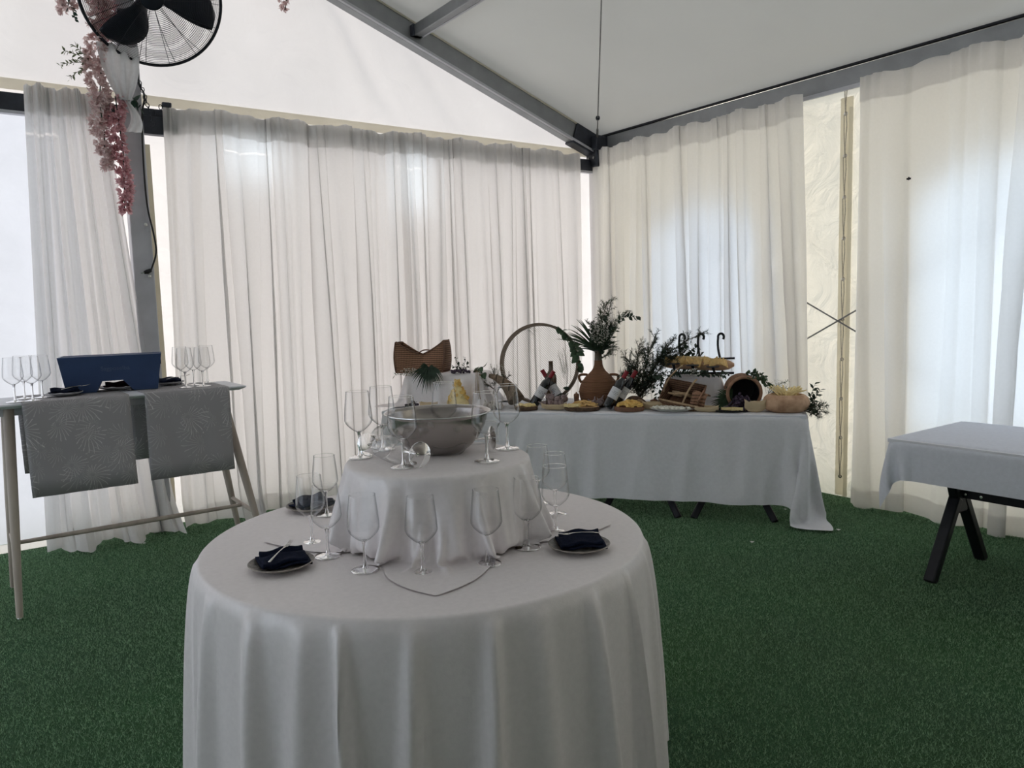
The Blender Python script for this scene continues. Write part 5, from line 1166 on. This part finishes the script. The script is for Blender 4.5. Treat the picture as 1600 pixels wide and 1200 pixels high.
t = bthing('leafy_sprig', 'small dark leaf sprig below the riser left of the basket', 'foliage', 1029, .255, BZT+.075); leafy(t, [bez((-.02,-.02,.03),(-.01,-.03,.0),(-.012,-.02,-.02)), bez((.02,-.02,.03),(.015,-.03,.0),(.012,-.02,-.02))], .034, .02, 'leaf_dark', .02, 90)
# ------------------------------------------------------------------ fan, garland and cable on the post
mat('fan_black', (.012,.015,.024), .4, .2, .2, 30); mat('fan_wire', (.014,.016,.024), .4, .4, .1, 30)
FC = ony((236,-6), -.52); kf = (FC-CAM).dot(FV)/FPX; RF = 102.5*kf
axis = (CAM-FC).normalized(); axis = (axis*.9+Vector((0,-.2,-.25))).normalized()
t = thing('cage_fan', 'large black wall fan with wire guard hung on the tent post', 'fan', FC); q = axis.to_track_quat('Z','Y'); t.rotation_euler = q.to_euler()
for nm, sg in (('front_guard',1),('rear_guard',-1)):
    mb = MB(); dome = lambda r_: sg*(.085*(1-(r_/RF)**2.2)+.012)
    for i in range(34):
        r_ = .075+(RF-.075)*i/33; mb.tube([(r_*math.cos(a_), r_*math.sin(a_), dome(r_)) for a_ in np.linspace(0,2*PI,57)[:-1]], .0011, 4, closed=True)
    if sg > 0 or True:
        for j in range(14):
            a_ = 2*PI*j/14; mb.tube([((.07+(RF-.07)*i/8)*math.cos(a_+.10*i/8*(1 if sg>0 else 0)), (.07+(RF-.07)*i/8)*math.sin(a_+.10*i/8*(1 if sg>0 else 0)), dome(.07+(RF-.07)*i/8)) for i in range(9)], .0018, 4)
    tag(mb.build(nm, MATS['fan_wire'], t, smooth=170), kind='stuff')
MB().tube([(RF*math.cos(a_), RF*math.sin(a_), 0) for a_ in np.linspace(0,2*PI,73)[:-1]], .010, 8, closed=True).build('rim', MATS['fan_black'], t)
MB().lathe([(0,.10),(.05,.098),(.07,.088),(.072,.075),(0,.07)], 28).build('badge', MATS['fan_black'], t); MB().lathe([(0,.05),(.055,.045),(.06,0),(.05,-.04),(0,-.045)], 24).build('hub', MATS['fan_black'], t)
MB().lathe([(.075,-.07),(.095,-.10),(.095,-.22),(.06,-.25),(0,-.25)], 24).build('motor', MATS['fan_black'], t)
up = q.inverted() @ Vector((0,0,1)); a0 = math.atan2(up.y, up.x)
for j in range(3):
    rows = []
    for i in range(13):
        s_ = i/12; r_ = .05+(RF*.93-.05)*s_; w0 = -.30*(.4+.6*s_)+.25*s_*s_; w1 = w0+.25+.75*math.sin(PI*min(1,s_*.95+.05))**.7*(1-.25*s_)
        rows.append([(r_*math.cos(w0+(w1-w0)*k/6), r_*math.sin(w0+(w1-w0)*k/6), .03-.06*k/6+.01*math.sin(PI*k/6)) for k in range(7)])
    MB().grid(rows, Matrix.Rotation(a0+PI*.72+2*PI*j/3, 4, 'Z')).build('blade', MATS['fan_black'], t, smooth=170, solid=.004)
pl = q.inverted() @ (Vector((-4.355,-.19,FC.z-.05))-FC); MB().tube([(0,0,-.2), Vector((0,0,-.24)).lerp(pl,.5), pl], .022, 10).build('bracket_arm', MATS['fan_black'], t)
MB().box(pl, (.1,.1,.1)).build('wall_plate', MATS['fan_black'], t, bevel=.01)

mat('petal_pink', (.90,.66,.66), .8, 0, .2, 60, trl=.6, tint=(.98,.90,.88)); mat('petal_rose', (.88,.44,.50), .8, 0, .3, 60, trl=.55, tint=(.97,.74,.76)); mat('fern_green', (.10,.14,.075), .7, 0, .4, 40, tint=(.32,.36,.22), trl=.2); mat('ivy_silk', (.02,.06,.04), .6, 0, .3, 30)
def strand(label, p_top, p_bot, width, n_, mt_, seed, taper=.5, wob=.02):
    R = random.Random(seed); A, B = Vector(p_top), Vector(p_bot); t = thing('flower_garland', label, 'flowers', B, group='silk flower garlands'); mb = MB()
    for i in range(n_):
        q_ = R.random(); c_ = A.lerp(B, q_)-B; w_ = width*(1-taper*q_**2); a_ = R.uniform(0,2*PI); rr = w_*R.random()**.5; c_ += Vector((rr*math.cos(a_)+wob*math.sin(q_*7+seed), rr*.6*math.sin(a_), 0))
        for k in range(4):
            d = rv(R)+Vector((math.cos(a_),math.sin(a_)-.3,-.4)); mb.leaf(c_, d, rv(R), R.uniform(.022,.040), R.uniform(.018,.030), .3, 2)
    tag(mb.build('blossoms', MATS[mt_], t, smooth=170), kind='stuff'); MB().tube([A-B, (A-B)*.5+Vector((wob,0,0)), (0,0,0)], .004, 5).build('stem', MATS['ivy_silk'], t); return t
Yg = -.30
G = lambda px: ony(px, Yg)
strand('thick pale pink flower garland down the left of the post', G((152,-10)), G((155,170)), .062, 300, 'petal_pink', 101, .1)
strand('pink wisteria garland ending at left in front of the curtain', G((153,150)), G((163,265)), .042, 150, 'petal_pink', 102, .5)
strand('deep pink wisteria garland hanging lowest before the post', G((180,150)), G((195,330)), .048, 280, 'petal_rose', 103, .55)
strand('pink flower garland behind the fan guard', ony((165,-20),-.25), ony((172,60),-.25), .07, 150, 'petal_rose', 104, .1)
strand('short pink flower sprig at the top left beside the fan', G((100,-14)), G((104,18)), .045, 40, 'petal_pink', 105, .3)
strand('pink flower tip hanging at the top edge near the rafter', ony((444,-25),-.2), ony((445,16),-.2), .03, 30, 'petal_pink', 106, .6)
t = thing('fern_sprig', 'variegated fern sprig left of the flower garland', 'foliage', G((140,105)))
leafy(t, [bez((0,0,.03),(-.06,0,.08),(-.14,-.02,.07)), bez((0,0,.02),(-.08,0,.03),(-.17,-.02,-.02)), bez((0,0,0),(-.06,0,-.02),(-.12,-.02,-.09)), bez((0,0,.04),(-.04,0,.10),(-.09,-.02,.12))], .030, .014, 'fern_green', .008, 107)
t = thing('ivy_sprig', 'dark green ivy leaves tucked behind the hanging garlands', 'foliage', ony((205,150),-.26))
leafy(t, [bez((-.15,0,.05),(-.02,0,.02),(.05,-.02,-.06)), bez((-.14,0,.0),(-.16,0,-.05),(-.15,0,-.12)), bez((0,0,.0),(.05,0,-.04),(.06,0,-.12))], .06, .05, 'ivy_silk', .035, 108, single=True)
t = thing('leafy_sprig', 'small green leaf string at the top left corner by the fan', 'foliage', G((110,8))); leafy(t, [bez((0,0,.06),(.0,0,.02),(.02,0,-.09))], .03, .026, 'ivy_silk', .012, 109)
# sheer bow
t = thing('sheer_bow', 'sheer white fabric gathered and tied between the garlands', 'fabric', G((190,150)))
rows = []
for j in range(15):
    q_ = j/14; w_ = .11*(1-.75*q_**2.2)+.012; rows.append([(-w_+2*w_*i/16+.02*q_-.01, -.035-.02*math.sin(i*1.3+q_*2)*(1-.4*q_), .34*(1-q_)-.03) for i in range(17)])
MB().grid(rows).build('pouch', MATS['voile_sheer'], t, smooth=170)
rows = []
for j in range(15):
    q_ = j/14; w_ = .012+.035*q_; rows.append([(.02+.05*math.sin(q_*2.5)-w_+2*w_*i/8, -.03-.012*math.sin(i*1.5+q_*3), -.03-.20*q_) for i in range(9)])
MB().grid(rows).build('tail', MATS['voile_sheer'], t, smooth=170)
MB().tube([(.01+.016*math.cos(a_), -.03+.014*math.sin(a_), -.025) for a_ in np.linspace(0,2*PI,13)[:-1]], .007, 6, closed=True).build('knot', MATS['voile_sheer'], t)
# cable, chain
Yc = -.205
pts = [ony(p_, Yc) for p_ in ((214,88),(217,130),(226,150),(222,180),(224,250),(230,320),(240,365),(244,395),(236,422))]
sp = []
for i in range(len(pts)-1):
    p0, p1, p2, p3 = pts[max(0,i-1)], pts[i], pts[i+1], pts[min(len(pts)-1,i+2)]
    for j in range(5):
        s_ = j/5; sp.append(.5*((2*p1)+(p2-p0)*s_+(2*p0-5*p1+4*p2-p3)*s_*s_+(3*p1-p0-3*p2+p3)*s_**3))
sp.append(pts[-1]); O = pts[-1]
t = thing('power_cable', 'black fan cable hanging down the post with plug at its end', 'cable', O)
MB().tube([p_-O for p_ in sp], .006, 6).build('cord', MATS['cable_black'], t); MB().tube([(0,0,0),(-.025,0,-.012),(-.045,0,-.018)], [.012,.016,.010], 8).build('plug', MATS['cable_black'], t)
for s_ in (-.006,.006): MB().tube([(-.045,s_,-.018),(-.065,s_,-.022)], .003, 5).build('pin', MATS['chrome'], t)
t = thing('chain', 'short steel chain looped over the bracket beside the post', 'chain', ony((228,160),-.215)); R = random.Random(5)
cp = bez((-.03,0,.12),(.0,-.01,.03),(.02,-.01,-.10),9)+[Vector((.03,0,-.14)),Vector((.05,0,-.06)),Vector((.09,0,-.02)),Vector((.14,0,.0))]
for i, p_ in enumerate(cp):
    MB().tube([(.011*math.cos(a_), 0, .017*math.sin(a_)) for a_ in np.linspace(0,2*PI,11)[:-1]], .003, 5, closed=True).build('chain_link', MATS['dark_steel'], t, loc=p_, rot=(0,R.uniform(-.6,.6),PI/2*(i%2)))
MB().box((.13,0,.0),(.06,.03,.03)).build('shackle', MATS['dark_steel'], t, bevel=.006)

# scraps of paper on the turf, insect on the curtain
mat('paper_scrap', (.80,.80,.76), .9)
for k, (px, lab) in enumerate([((226,849),'tiny white paper scrap on the turf below the bar table'), ((1310,828),'tiny white paper scrap on the turf right of the buffet'), ((1227,796),'tiny pale scrap on the turf under the buffet corner'), ((1175,847),'tiny pale speck of paper on the turf before the buffet')]):
    P_ = onz(px, .016); s_ = .010+.003*(k % 2)
    tag(MB().add([(-s_,-s_*.6,0),(s_*.8,-s_,.004),(s_,s_*.7,.001),(-s_*.5,s_,.005),(0,0,.007)], [(0,1,4),(1,2,4),(2,3,4),(3,0,4)]).build('paper_scrap', MATS['paper_scrap'], loc=P_, smooth=0), lab, 'paper', 'paper scraps on the turf')
P_ = onx((1420,279), -.215); t = thing('insect', 'tiny dark insect resting on the right side curtain', 'insect', P_)
MB().ball((0,0,0), (.006,.006,.012), 8, 6).build('body', MATS['cable_black'], t)
for s_ in (-1, 1): MB().add([(0,0,.006),(-.002,s_*.016,.004),(0,s_*.014,-.008),(0,0,-.006)], [(0,1,2,3)]).build('wing', MATS['cable_black'], t)
